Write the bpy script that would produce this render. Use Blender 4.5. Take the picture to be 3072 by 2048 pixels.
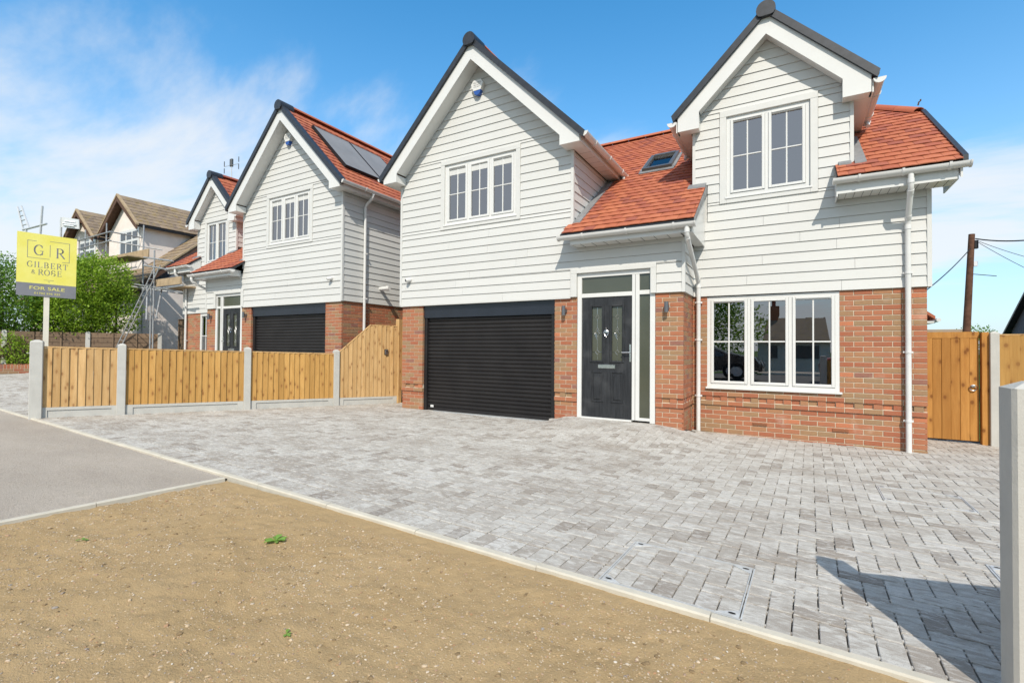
import bpy, bmesh, math, random
from mathutils import Vector, Matrix, noise
random.seed(7)
for o in list(bpy.data.objects): bpy.data.objects.remove(o)
SC = bpy.context.scene
COL = SC.collection
R = math.radians

# ------------------------------------------------------------------ camera
CAM = Vector((7.205, -7.6931, 1.25))
RT = Vector((0.86519, 0.50138, 0.00789)); UP = Vector((0.00111, -0.01765, 0.99984)); FW = Vector((-0.50144, 0.86505, 0.01583))
cd = bpy.data.cameras.new('camera'); cam = bpy.data.objects.new('camera', cd); COL.objects.link(cam)
cd.sensor_fit = 'HORIZONTAL'; cd.sensor_width = 36; cd.lens = 36 * 1437.85 / 3072
cd.clip_start = 0.05; cd.clip_end = 4000
m = Matrix.Identity(4)
for i in range(3):
    m[i][0] = RT[i]; m[i][1] = UP[i]; m[i][2] = -FW[i]; m[i][3] = CAM[i]
cam.matrix_world = m
SC.camera = cam

def px(P):
    d = Vector(P) - CAM; z = d.dot(FW)
    if z < .05: return (-1e5, -1e5, z)
    return (1536 + 1437.85 * d.dot(RT) / z, 1024 - 1437.85 * d.dot(UP) / z, z)
def inview(P, mrg=60):
    a = px(P); return a[2] > .1 and -mrg < a[0] < 3072 + mrg and -mrg < a[1] < 2048 + mrg
def ray(x, y): return FW + RT * ((x - 1536) / 1437.85) + UP * ((1024 - y) / 1437.85)
def atY(x, y, Y):
    d = ray(x, y); return CAM + d * ((Y - CAM.y) / d.y)
def atX(x, y, X):
    d = ray(x, y); return CAM + d * ((X - CAM.x) / d.x)

# ------------------------------------------------------------------ light
CLOC = (2.6, 1.2, 0)
SUN = Vector((0.50, -1.0, 1.06)).normalized()           # towards the sun
el = math.asin(SUN.z); az = math.atan2(SUN.x, SUN.y)
w = bpy.data.worlds.new('World'); SC.world = w; w.use_nodes = True
nt = w.node_tree; N = nt.nodes; L = nt.links
for n in list(N): N.remove(n)
wo = N.new('ShaderNodeOutputWorld'); bg = N.new('ShaderNodeBackground'); sky = N.new('ShaderNodeTexSky')
sky.sky_type = 'NISHITA'; sky.sun_disc = False; sky.sun_elevation = el; sky.sun_rotation = az
sky.altitude = 20; sky.air_density = 1.0; sky.dust_density = 0.6; sky.ozone_density = 2.2
hs = N.new('ShaderNodeHueSaturation'); hs.inputs['Saturation'].default_value = 1.15; hs.inputs['Value'].default_value = 1.0
gn = N.new('ShaderNodeMix'); gn.data_type = 'RGBA'; gn.blend_type = 'MULTIPLY'; gn.inputs[0].default_value = 1; gn.inputs[7].default_value = (1.25, 1.95, 2.08, 1)
L.new(sky.outputs[0], gn.inputs[6]); L.new(gn.outputs[2], hs.inputs['Color'])
tc = N.new('ShaderNodeTexCoord'); sx = N.new('ShaderNodeSeparateXYZ'); L.new(tc.outputs['Generated'], sx.inputs[0])
def mth(op, a, b=None, c=None):
    n = N.new('ShaderNodeMath'); n.operation = op
    for i, v in enumerate((a, b, c)):
        if v is None: continue
        if isinstance(v, (int, float)): n.inputs[i].default_value = v
        else: L.new(v, n.inputs[i])
    return n.outputs[0]
zz = mth('ADD', mth('MAXIMUM', sx.outputs[2], 0.0), 0.16)
cb = N.new('ShaderNodeCombineXYZ'); L.new(mth('DIVIDE', sx.outputs[0], zz), cb.inputs[0]); L.new(mth('DIVIDE', sx.outputs[1], zz), cb.inputs[1])
cb.inputs[2].default_value = 3.1
mp = N.new('ShaderNodeMapping'); mp.inputs['Scale'].default_value = (0.62, 1.0, 1); mp.inputs['Rotation'].default_value = (0, 0, R(-22)); mp.inputs['Location'].default_value = CLOC
L.new(cb.outputs[0], mp.inputs[0])
n1 = N.new('ShaderNodeTexNoise'); n1.inputs['Scale'].default_value = 0.8; n1.inputs['Detail'].default_value = 8; n1.inputs['Roughness'].default_value = 0.58; n1.inputs['Distortion'].default_value = 0.35
L.new(mp.outputs[0], n1.inputs['Vector'])
n2 = N.new('ShaderNodeTexNoise'); n2.inputs['Scale'].default_value = 0.30; n2.inputs['Detail'].default_value = 2
L.new(mp.outputs[0], n2.inputs['Vector'])
cov = mth('ADD', mth('MULTIPLY', n1.outputs[0], 0.7), mth('MULTIPLY', n2.outputs[0], 0.6))
rp = N.new('ShaderNodeValToRGB'); rp.color_ramp.elements[0].position = 0.565; rp.color_ramp.elements[1].position = 0.70
rp.color_ramp.interpolation = 'EASE'
L.new(cov, rp.inputs[0])
hz_ = mth('MULTIPLY', mth('POWER', mth('SUBTRACT', 1.0, mth('MAXIMUM', sx.outputs[2], 0.0)), 3.8), 0.95)
hm = N.new('ShaderNodeMix'); hm.data_type = 'RGBA'; L.new(hz_, hm.inputs[0]); L.new(hs.outputs[0], hm.inputs[6]); hm.inputs[7].default_value = (6.2, 6.75, 7.5, 1)
mask = mth('MULTIPLY', rp.outputs[0], 0.85)
mx = N.new('ShaderNodeMix'); mx.data_type = 'RGBA'; L.new(mask, mx.inputs[0]); L.new(hm.outputs[2], mx.inputs[6]); mx.inputs[7].default_value = (7.4, 7.6, 7.8, 1)
L.new(mx.outputs[2], bg.inputs[0]); bg.inputs[1].default_value = 0.12
L.new(bg.outputs[0], wo.inputs[0])
sl = bpy.data.lights.new('sun', 'SUN'); sl.energy = 4.6; sl.angle = R(0.5); sl.color = (1.0, 0.925, 0.81)
so = bpy.data.objects.new('sun', sl); COL.objects.link(so)
so.rotation_euler = SUN.to_track_quat('Z', 'Y').to_euler(); so.location = (20, -40, 40)
SC.view_settings.view_transform = 'Standard'; SC.view_settings.look = 'None'; SC.view_settings.gamma = 1
SC.view_settings.exposure = 0.03; SC.view_settings.use_curve_mapping = False

# ------------------------------------------------------------------ materials
MATS = {}
class NB:
    def __init__(s, name):
        s.m = bpy.data.materials.new(name); s.m.use_nodes = True; s.t = s.m.node_tree; s.n = s.t.nodes; s.l = s.t.links
        s.b = s.n['Principled BSDF']; MATS[name] = s.m; s._tc = None; s._r = None
    def node(s, t, **k):
        n = s.n.new(t)
        for a, b in k.items(): setattr(n, a, b)
        return n
    def put(s, sock, v):
        if isinstance(v, (int, float)): sock.default_value = v
        elif isinstance(v, tuple): sock.default_value = v if len(v) == len(sock.default_value) else v + (1,)
        else: s.l.new(v, sock)
    def math(s, op, a, b=0.0, c=None):
        n = s.node('ShaderNodeMath', operation=op); s.put(n.inputs[0], a); s.put(n.inputs[1], b)
        if c is not None: s.put(n.inputs[2], c)
        return n.outputs[0]
    def coord(s, kind='Object'):
        if s._tc is None: s._tc = s.node('ShaderNodeTexCoord')
        return s._tc.outputs[kind]
    def geo(s, o='Position'):
        return s.node('ShaderNodeNewGeometry').outputs[o]
    def rnd(s):
        if s._r is None:
            a = s.node('ShaderNodeObjectInfo').outputs['Random']; b = s.node('ShaderNodeNewGeometry').outputs['Random Per Island']
            s._r = s.math('FRACT', s.math('ADD', s.math('MULTIPLY', a, 7.31), b))
        return s._r
    def mapv(s, v, scale=(1, 1, 1), off=None):
        n = s.node('ShaderNodeMapping'); s.put(n.inputs['Vector'], v); n.inputs['Scale'].default_value = scale
        if off is not None:
            c = s.node('ShaderNodeCombineXYZ')
            for i in range(3): s.put(c.inputs[i], off)
            s.l.new(c.outputs[0], n.inputs['Location'])
        return n.outputs[0]
    def noise(s, v, scale, detail=4, rough=.55, dist=0):
        n = s.node('ShaderNodeTexNoise'); s.put(n.inputs['Vector'], v); n.inputs['Scale'].default_value = scale
        n.inputs['Detail'].default_value = detail; n.inputs['Roughness'].default_value = rough; n.inputs['Distortion'].default_value = dist
        return n.outputs[0]
    def ramp(s, f, *st, interp='LINEAR'):
        n = s.node('ShaderNodeValToRGB'); s.put(n.inputs[0], f); e = n.color_ramp.elements; n.color_ramp.interpolation = interp
        while len(e) < len(st): e.new(.5)
        for i, (p, c) in enumerate(st):
            e[i].position = p; e[i].color = (c + (1,)) if isinstance(c, tuple) else (c, c, c, 1)
        return n.outputs[0]
    def mix(s, f, a, b, mode='MIX'):
        n = s.node('ShaderNodeMix', data_type='RGBA', blend_type=mode); s.put(n.inputs[0], f); s.put(n.inputs[6], a); s.put(n.inputs[7], b)
        return n.outputs[2]
    def bump(s, h, strength=.3, dist=.01):
        n = s.node('ShaderNodeBump'); s.put(n.inputs['Height'], h); n.inputs['Strength'].default_value = strength; n.inputs['Distance'].default_value = dist
        s.l.new(n.outputs[0], s.b.inputs['Normal'])
    def fin(s, col, rough=.6, spec=.4, metal=0):
        s.put(s.b.inputs['Base Color'], col); s.put(s.b.inputs['Roughness'], rough); s.b.inputs['Specular IOR Level'].default_value = spec; s.b.inputs['Metallic'].default_value = metal
        return s.m
def plain(name, col, rough=.5, spec=.4, metal=0, var=.06, scale=9, bump=0):
    b = NB(name); p = b.geo()
    n = b.noise(p, scale, 5)
    c = b.mix(b.ramp(n, (.3, 0.), (.7, 1.)), tuple(x * (1 - var) for x in col), tuple(min(1, x * (1 + var)) for x in col))
    if bump: b.bump(b.noise(p, scale * 14, 4), bump, .004)
    return b.fin(c, rough, spec, metal)

WHITE = (.63, .628, .61)
plain('upvc', WHITE, .28, .5, var=.025, scale=3)
plain('trim', (.575, .573, .552), .5, .35, var=.03, scale=4)
plain('gutter_white', (.64, .635, .62), .3, .5, var=.04, scale=4)
plain('black_verge', (.022, .025, .032), .42, .5, var=.3, scale=14)
plain('lead', (.20, .205, .21), .5, .5, var=.2, scale=7, bump=.2)
plain('chrome', (.72, .72, .72), .18, .5, metal=1, var=.02)
plain('galv', (.56, .57, .57), .42, .5, metal=.35, var=.14, scale=20)
plain('scaffold_grey', (.34, .345, .35), .45, .5, metal=.4, var=.2, scale=12)
plain('lamp_grey', (.13, .135, .145), .4, .5, metal=.4)
plain('rubber', (.012, .012, .014), .6, .3)
plain('dark_hole', (.010, .010, .010), .8, .2)
plain('room', (.34, .33, .31), .9, .1)
plain('curtain', (.62, .61, .57), .9, .1, scale=16)
plain('blue_lens', (.02, .08, .32), .15, .6)
plain('ink', (.05, .05, .055), .6, .2)
plain('signgrey', (.20, .20, .22), .45, .4, var=.05)
plain('signpost', (.70, .66, .56), .6, .3, var=.06, scale=5)
plain('slate_blue', (.10, .105, .13), .7, .2, var=.15)
plain('skylight_frame', (.10, .10, .095), .35, .5, metal=.3)
plain('blind', (.66, .68, .70), .8, .2)
plain('cable', (.02, .02, .02), .6, .3)
plain('key_steel', (.35, .35, .35), .3, .5, metal=.9)
plain('pole_wood', (.11, .055, .035), .85, .2, var=.35, scale=5, bump=.4)
plain('red_paint', (.35, .02, .015), .2, .6)
plain('dark_paint', (.02, .022, .025), .2, .6)
plain('tyre', (.015, .015, .015), .8, .2)
plain('render_pink', (.74, .665, .61), .85, .2, var=.07, scale=2.4, bump=.25)
plain('bargewood', (.10, .055, .035), .7, .3, var=.25, scale=6)
plain('solar_glass', (.085, .088, .095), .32, .5, var=.1, scale=2)
plain('plank', (.36, .27, .17), .8, .2, var=.2, scale=5)
plain('soil_lump', (.22, .155, .085), .95, .1, var=.25, scale=40)

def mk_clad():
    b = NB('cladding'); p = b.geo(); r = b.rnd()
    g = b.noise(b.mapv(p, (2.0, 2.0, 38)), 4, 5, .6)
    big = b.noise(p, .9, 3)
    c = b.mix(b.math('MULTIPLY', r, .5), (.575, .573, .552), (.54, .54, .522))
    c = b.mix(b.ramp(big, (.4, 0.), (.7, .35)), c, (.51, .505, .485))
    b.bump(g, .10, .003)
    return b.fin(c, .55, .3)
mk_clad()
def mk_brick():
    b = NB('brick'); p = b.geo(); r = b.rnd()
    base = b.ramp(r, (0, (.385, .142, .074)), (.22, (.335, .112, .06)), (.44, (.375, .152, .082)), (.60, (.36, .185, .095)), (.74, (.31, .195, .105)), (.86, (.29, .195, .11)), (.94, (.25, .115, .09)), (.97, (.48, .17, .085)), (1., (.43, .125, .06)), interp='CONSTANT')
    n = b.noise(p, 26, 5, .65); n2 = b.noise(p, 120, 3)
    c = b.mix(b.ramp(n, (.35, 0.), (.72, .55)), base, (.30, .15, .09))
    c = b.mix(b.ramp(n2, (.55, 0.), (.75, .35)), c, (.16, .085, .06))
    c = b.mix(b.ramp(b.noise(p, 3.1, 3), (.62, 0.), (.8, .3)), c, (.55, .45, .38))
    b.bump(b.math('ADD', n, b.math('MULTIPLY', n2, .6)), .5, .004)
    return b.fin(c, .88, .2)
mk_brick()
plain('mortar', (.56, .49, .375), .95, .1, var=.12, scale=18, bump=.4)
def mk_tile():
    b = NB('roof_tile'); p = b.geo(); r = b.rnd()
    base = b.ramp(r, (0, (.38, .115, .056)), (.35, (.44, .148, .074)), (.7, (.35, .102, .054)), (.88, (.27, .085, .058)), (1., (.41, .130, .064)))
    n = b.noise(p, 14, 5, .6)
    c = b.mix(b.ramp(n, (.4, 0.), (.8, .5)), base, (.33, .085, .05))
    b.bump(b.noise(p, 160, 3), .35, .003)
    return b.fin(c, .75, .3)
mk_tile()
def mk_brown_tile():
    b = NB('brown_tile'); p = b.geo(); r = b.rnd()
    base = b.ramp(r, (0, (.235, .18, .13)), (.5, (.275, .21, .15)), (1, (.195, .15, .115)))
    n = b.noise(p, 5, 5, .6)
    c = b.mix(b.ramp(n, (.5, 0.), (.68, .7)), base, (.29, .21, .07))
    c = b.mix(b.ramp(b.noise(p, 1.7, 3), (.5, 0.), (.75, .5)), c, (.10, .075, .06))
    return b.fin(c, .9, .15)
mk_brown_tile()
def mk_paver():
    b = NB('paver'); p = b.geo(); r = b.rnd()
    base = b.ramp(r, (0, (.505, .49, .455)), (.36, (.475, .458, .422)), (.60, (.43, .408, .37)), (.76, (.37, .342, .305)), (.86, (.285, .25, .215)), (.93, (.225, .195, .168)), (1, (.56, .545, .515)))
    off = b.math('MULTIPLY', r, 9.0)
    patch = b.noise(b.mapv(p, (.55, 1.1, 1)), 1.5, 6, .66)
    eff = b.noise(b.mapv(p, (6.5, 15, 12), off), 1.5, 7, .72, .9)
    c = b.mix(b.ramp(eff, (.45, 0.), (.60, .8)), base, (.30, .268, .232))
    c = b.mix(b.ramp(patch, (.36, .8), (.52, 0.)), c, (.29, .256, .22))
    c = b.mix(b.ramp(b.noise(b.mapv(p, (4, 11, 8), off), 2.6, 7, .75, .8), (.50, 0.), (.62, .75)), c, (.575, .56, .525))
    c = b.mix(b.ramp(b.noise(p, 380, 2), (.58, 0.), (.70, .5)), c, (.62, .59, .55))
    c = b.mix(b.ramp(b.noise(p, 230, 3), (.58, 0.), (.68, .6)), c, (.20, .17, .145))
    b.bump(b.math('ADD', b.noise(p, 240, 3, .7), b.math('MULTIPLY', eff, .8)), .7, .005)
    return b.fin(c, .92, .2)
mk_paver()
plain('joint', (.075, .066, .058), .98, .1, var=.4, scale=30)
def mk_concrete(name, col, var=.12):
    b = NB(name); p = b.geo()
    n = b.noise(p, 5, 6, .65); n2 = b.noise(p, 90, 4, .6)
    c = b.mix(b.ramp(n, (.35, 0.), (.7, 1.)), tuple(x * (1 - var) for x in col), col)
    c = b.mix(b.ramp(n2, (.62, 0.), (.72, .35)), c, tuple(x * .6 for x in col))
    c = b.mix(b.ramp(b.noise(b.mapv(p, (6, 6, .7)), 2.5, 4), (.6, 0.), (.8, .35)), c, tuple(x * .72 for x in col))
    b.bump(b.math('ADD', n2, b.noise(p, 300, 2)), .35, .004)
    return b.fin(c, .9, .2)
mk_concrete('concrete', (.50, .49, .455)); mk_concrete('edging', (.56, .52, .435), .18)
def mk_asphalt():
    b = NB('asphalt'); p = b.geo()
    big = b.noise(b.mapv(p, (.5, 1.1, 1)), 1.3, 6, .65)
    fine = b.noise(p, 210, 4, .75)
    c = b.mix(b.ramp(big, (.36, 0.), (.66, 1.)), (.46, .40, .335), (.59, .52, .44))
    c = b.mix(b.ramp(b.noise(b.mapv(p, (1.2, 4, 1)), 3.1, 6, .7), (.50, 0.), (.64, .7)), c, (.52, .45, .365))
    c = b.mix(b.ramp(fine, (.46, .55), (.58, 0.)), c, (.25, .215, .185))
    c = b.mix(b.ramp(b.noise(p, 330, 2), (.66, 0.), (.74, .7)), c, (.52, .48, .43))
    sp_ = b.noise(p, 62, 3, .8)
    c = b.mix(b.ramp(sp_, (.34, .55), (.46, 0.)), c, (.22, .19, .165))
    c = b.mix(b.ramp(sp_, (.60, 0.), (.70, .5)), c, (.58, .52, .45))
    b.bump(b.math('ADD', fine, sp_), .8, .012)
    return b.fin(c, .93, .2)
mk_asphalt()
def mk_soil():
    b = NB('soil'); p = b.geo()
    big = b.noise(p, 1.6, 6, .62); med = b.noise(p, 19, 7, .74); fine = b.noise(p, 120, 4, .7)
    c = b.mix(b.ramp(big, (.30, 0.), (.70, 1.)), (.37, .258, .132), (.415, .296, .160))
    c = b.mix(b.ramp(med, (.32, .5), (.46, 0.)), c, (.30, .20, .095))
    c = b.mix(b.ramp(fine, (.60, 0.), (.72, .5)), c, (.48, .375, .225))
    c = b.mix(b.ramp(fine, (.28, .7), (.42, 0.)), c, (.17, .112, .055))
    b.bump(b.math('ADD', b.math('MULTIPLY', med, 1.2), b.math('MULTIPLY', fine, .5)), .7, .018)
    return b.fin(c, .97, .1)
mk_soil()
def mk_pebble():
    b = NB('pebble'); r = b.rnd()
    c = b.ramp(r, (0, (.44, .36, .26)), (.25, (.40, .28, .15)), (.45, (.47, .40, .31)), (.62, (.36, .20, .10)), (.75, (.26, .23, .20)), (.88, (.45, .30, .15)), (1, (.56, .51, .43)))
    return b.fin(c, .6, .4)
mk_pebble()
def mk_wood(name, c0, c1, knot, vscale=1.0, fade=None):
    b = NB(name); p = b.geo(); r = b.rnd()
    off = b.math('MULTIPLY', r, 23.0)
    v = b.mapv(p, (9, 9, .7), off)
    g = b.noise(v, 2.2 * vscale, 6, .6, .8); g2 = b.noise(b.mapv(p, (60, 60, 1.6), off), 2.0, 4, .6)
    c = b.mix(b.ramp(g, (.3, 0.), (.7, 1.)), c0, c1)
    c = b.mix(b.math('MULTIPLY', r, .6), c, tuple(x * .64 for x in c0))
    c = b.mix(b.ramp(g2, (.5, 0.), (.75, .4)), c, tuple(x * .55 for x in c0))
    vo = b.node('ShaderNodeTexVoronoi'); sq = b.node('ShaderNodeSeparateXYZ'); b.put(sq.inputs[0], p); cq = b.node('ShaderNodeCombineXYZ')
    b.put(cq.inputs[0], b.math('ADD', b.math('ADD', sq.outputs[0], sq.outputs[1]), off)); b.put(cq.inputs[1], b.math('ADD', b.math('MULTIPLY', sq.outputs[2], .62), off))
    vo.voronoi_dimensions = '2D'; b.put(vo.inputs['Vector'], cq.outputs[0]); vo.inputs['Scale'].default_value = 5.2
    vo.inputs['Randomness'].default_value = 1.0
    k = b.math('ADD', vo.outputs['Distance'], b.math('MULTIPLY', g, .08))
    c = b.mix(b.ramp(k, (.105, .85), (.17, .22), (.34, 0.)), c, knot)
    c = b.mix(b.ramp(b.noise(b.mapv(p, (5, 5, 1.1), off), 1.3, 5, .6, 1.2), (.48, 0.), (.72, .38)), c, tuple(x * .66 for x in c0))
    if fade:
        sp = b.node('ShaderNodeSeparateXYZ'); b.put(sp.inputs[0], p)
        z = b.math('ADD', sp.outputs[2], b.math('MULTIPLY', g, .5))
        c = b.mix(b.ramp(z, (fade[0], 0.), (fade[1], .6)), c, fade[2])
    b.bump(b.math('ADD', g2, b.math('MULTIPLY', k, -.4)), .30, .004)
    return b.fin(c, .72, .25)
mk_wood('fence_wood', (.47, .25, .068), (.61, .36, .12), (.23, .10, .03))
mk_wood('fence_pale', (.50, .295, .115), (.64, .43, .21), (.26, .13, .05))
mk_wood('gate_wood', (.40, .175, .038), (.55, .275, .075), (.16, .055, .012), .8)
mk_wood('old_fence', (.17, .115, .075), (.24, .165, .105), (.08, .05, .035))
def mk_door():
    b = NB('door_anthracite'); p = b.geo()
    g = b.noise(b.mapv(p, (26, 26, 1.8)), 1.6, 6, .65, .7); big = b.noise(p, 3.2, 4)
    c = b.mix(b.ramp(g, (.35, 0.), (.7, 1.)), (.011, .012, .014), (.030, .032, .036))
    c = b.mix(b.ramp(big, (.50, 0.), (.72, .55)), c, (.062, .064, .067))
    b.bump(g, .35, .004)
    return b.fin(c, .48, .4)
mk_door()
def mk_slat():
    b = NB('roller_slat'); p = b.geo()
    c = b.mix(b.ramp(b.noise(p, 2.1, 3), (.35, 0.), (.65, 1.)), (.014, .0125, .013), (.020, .018, .018))
    c = b.mix(b.ramp(b.noise(p, 90, 3), (.70, 0.), (.75, .4)), c, (.16, .15, .14))
    return b.fin(c, .42, .35)
mk_slat()
plain('header_blue', (.014, .017, .026), .3, .5, var=.15, scale=3)
def mk_glass(name, tint, ior, rough=0.0):
    b = NB(name); n = b.n
    fr = b.node('ShaderNodeFresnel'); fr.inputs[0].default_value = ior
    tr = b.node('ShaderNodeBsdfTransparent'); tr.inputs[0].default_value = tint + (1,)
    gl = b.node('ShaderNodeBsdfGlossy'); gl.inputs['Roughness'].default_value = rough; gl.inputs['Color'].default_value = (.95, .96, 1, 1)
    ms = b.node('ShaderNodeMixShader'); b.l.new(fr.outputs[0], ms.inputs[0]); b.l.new(tr.outputs[0], ms.inputs[1]); b.l.new(gl.outputs[0], ms.inputs[2])
    b.l.new(ms.outputs[0], n['Material Output'].inputs[0])
    n.remove(b.b)
mk_glass('glass', (.62, .64, .63), 3.2)
mk_glass('skylight_glass', (.9, .9, .9), 1.35)
plain('solar_reflection', (.21, .207, .205), .5, .4, var=.08, scale=2)  # matte grey stands in for the panels' reflection, put into the base colour
def mk_obscure():
    b = NB('obscure_glass'); p = b.geo()
    b.bump(b.noise(p, 60, 3), .12, .002)
    return b.fin(b.mix(b.noise(p, 2.0, 2), (.050, .055, .040), (.085, .088, .062)), .16, .6)
mk_obscure()
def mk_leaf(name, stops, trans=.35):
    b = NB(name); r = b.rnd()
    c = b.ramp(r, *stops)
    b.fin(c, .5, .35)
    tl = b.node('ShaderNodeBsdfTranslucent'); b.put(tl.inputs[0], b.mix(.5, c, (.35, .5, .05), 'MIX'))
    ms = b.node('ShaderNodeMixShader'); ms.inputs[0].default_value = trans
    out = b.n['Material Output']; b.l.new(b.b.outputs[0], ms.inputs[1]); b.l.new(tl.outputs[0], ms.inputs[2]); b.l.new(ms.outputs[0], out.inputs[0])
mk_leaf('leaf_bright', ((0, (.16, .28, .02)), (.5, (.24, .38, .035)), (1, (.33, .47, .05))))
mk_leaf('leaf_dark', ((0, (.07, .17, .025)), (.5, (.12, .25, .035)), (1, (.20, .34, .05))))
mk_leaf('leaf_weed', ((0, (.16, .30, .05)), (1, (.24, .42, .08))))
plain('bark', (.10, .075, .05), .9, .1, var=.3)
def mk_signyellow():
    b = NB('sign_yellow'); p = b.geo()
    n = b.noise(p, 4, 4)
    return b.fin(b.mix(b.ramp(n, (.35, 0.), (.7, 1.)), (.74, .665, .12), (.78, .72, .20)), .5, .4)
mk_signyellow()
plain('grass', (.06, .11, .025), .95, .1, var=.4, scale=2)
plain('road', (.13, .125, .12), .92, .2, var=.2, scale=3)

# ------------------------------------------------------------------ mesh builder
class XF: sx = 1; ox = 0.0; oz = 0.0
def T(v): return (XF.ox + XF.sx * v[0], v[1], v[2] + XF.oz)
def finish(o, parent, kind=None):
    COL.objects.link(o)
    if parent is not None:
        o.parent = parent
        if parent.type == 'EMPTY': o.matrix_parent_inverse = Matrix.Translation(parent.location).inverted()
    if kind: o['kind'] = kind
    return o
class MB:
    def __init__(s): s.v = []; s.f = []
    def poly(s, pts, faces):
        n = len(s.v); s.v += [tuple(p) for p in pts]; s.f += [tuple(n + i for i in f) for f in faces]; return s
    def box(s, x0, x1, y0, y1, z0, z1):
        return s.poly([(x0, y0, z0), (x1, y0, z0), (x1, y1, z0), (x0, y1, z0), (x0, y0, z1), (x1, y0, z1), (x1, y1, z1), (x0, y1, z1)],
                      [(0, 3, 2, 1), (4, 5, 6, 7), (0, 1, 5, 4), (1, 2, 6, 5), (2, 3, 7, 6), (3, 0, 4, 7)])
    def cbox(s, x0, x1, y0, y1, z0, z1, c):
        """box with a chamfer on the -y face"""
        return s.poly([(x0, y1, z0), (x1, y1, z0), (x1, y1, z1), (x0, y1, z1), (x0, y0 + c, z0), (x1, y0 + c, z0), (x1, y0 + c, z1), (x0, y0 + c, z1),
                       (x0 + c, y0, z0 + c), (x1 - c, y0, z0 + c), (x1 - c, y0, z1 - c), (x0 + c, y0, z1 - c)],
                      [(0, 3, 2, 1), (0, 1, 5, 4), (1, 2, 6, 5), (2, 3, 7, 6), (3, 0, 4, 7), (4, 5, 9, 8), (5, 6, 10, 9), (6, 7, 11, 10), (7, 4, 8, 11), (8, 9, 10, 11)])
    def prismY(s, pts, y0, y1):   # pts (x,z) counter-clockwise seen from -y
        n = len(pts)
        return s.poly([(x, y0, z) for x, z in pts] + [(x, y1, z) for x, z in pts],
                      [tuple(range(n)), tuple(range(2 * n - 1, n - 1, -1))] + [(i, i + n, (i + 1) % n + n, (i + 1) % n) for i in range(n)])
    def prismX(s, pts, x0, x1):   # pts (y,z) ccw seen from +x
        n = len(pts)
        return s.poly([(x1, y, z) for y, z in pts] + [(x0, y, z) for y, z in pts],
                      [tuple(range(n)), tuple(range(2 * n - 1, n - 1, -1))] + [(i, i + n, (i + 1) % n + n, (i + 1) % n) for i in range(n)])
    def prismZ(s, pts, z0, z1):
        n = len(pts)
        return s.poly([(x, y, z1) for x, y in pts] + [(x, y, z0) for x, y in pts],
                      [tuple(range(n)), tuple(range(2 * n - 1, n - 1, -1))] + [(i, i + n, (i + 1) % n + n, (i + 1) % n) for i in range(n)])
    def tube(s, path, r, n=10, caps=True):
        path = [Vector(p) for p in path]; rings = []
        rs = r if isinstance(r, (list, tuple)) else [r] * len(path)
        up = None
        for i, p in enumerate(path):
            d = (path[min(i + 1, len(path) - 1)] - path[max(i - 1, 0)]).normalized()
            if up is None: up = Vector((0, 0, 1)) if abs(d.z) < .9 else Vector((1, 0, 0))
            a = d.cross(up).normalized(); b = a.cross(d).normalized(); up = b
            rings.append([p + (a * math.cos(t) + b * math.sin(t)) * rs[i] for t in [2 * math.pi * k / n for k in range(n)]])
        pts = [q for rg in rings for q in rg]; fs = []
        for i in range(len(path) - 1):
            for k in range(n):
                k2 = (k + 1) % n; fs.append((i * n + k, i * n + k2, (i + 1) * n + k2, (i + 1) * n + k))
        if caps: fs += [tuple(range(n - 1, -1, -1)), tuple((len(path) - 1) * n + k for k in range(n))]
        return s.poly(pts, fs)
    def extr(s, prof, p0, p1, u, v):
        """profile (a,b) pts along u,v extruded p0->p1"""
        u = Vector(u); v = Vector(v); n = len(prof)
        A = [Vector(p0) + u * a + v * b for a, b in prof]; B = [Vector(p1) + u * a + v * b for a, b in prof]
        return s.poly(A + B, [tuple(range(n - 1, -1, -1)), tuple(range(n, 2 * n))] + [(i, (i + 1) % n, (i + 1) % n + n, i + n) for i in range(n)])
    def build(s, name, mat, parent=None, smooth=False, kind=None, xf=True, fix=False):
        me = bpy.data.meshes.new(name)
        if xf:
            vs = [T(v) for v in s.v]; fs = s.f if XF.sx > 0 else [f[::-1] for f in s.f]
        else: vs, fs = s.v, s.f
        me.from_pydata(vs, [], fs)
        if fix:
            bm = bmesh.new(); bm.from_mesh(me); bmesh.ops.recalc_face_normals(bm, faces=bm.faces); bm.to_mesh(me); bm.free()
        me.materials.append(MATS[mat])
        if smooth:
            me.polygons.foreach_set('use_smooth', [True] * len(me.polygons)); me.set_sharp_from_angle(angle=R(40))
        me.update()
        o = bpy.data.objects.new(name, me)
        return finish(o, parent, kind)
def thing(name, label, cat, loc=(0, 0, 0), group=None):
    o = bpy.data.objects.new(name, None); COL.objects.link(o); o.location = loc; o.empty_display_size = .2
    o['label'] = label; o['category'] = cat
    if group: o['group'] = group
    return o
def tag(o, label, cat, group=None):
    o['label'] = label; o['category'] = cat
    if group: o['group'] = group
    return o
def struct(o): o['kind'] = 'structure'; return o
CACHE = {}
def inst(name, key, maker, mat, parent, loc, rot=(0, 0, 0), scale=None):
    """object that shares a cached mesh (loc given in local house coordinates)"""
    if key not in CACHE:
        mb = MB(); maker(mb); me = bpy.data.meshes.new(name); me.from_pydata(mb.v, [], mb.f); me.materials.append(MATS[mat]); CACHE[key] = me
    o = bpy.data.objects.new(name, CACHE[key]); o.location = loc; o.rotation_euler = rot
    if scale: o.scale = scale
    return finish(o, parent)
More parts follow.
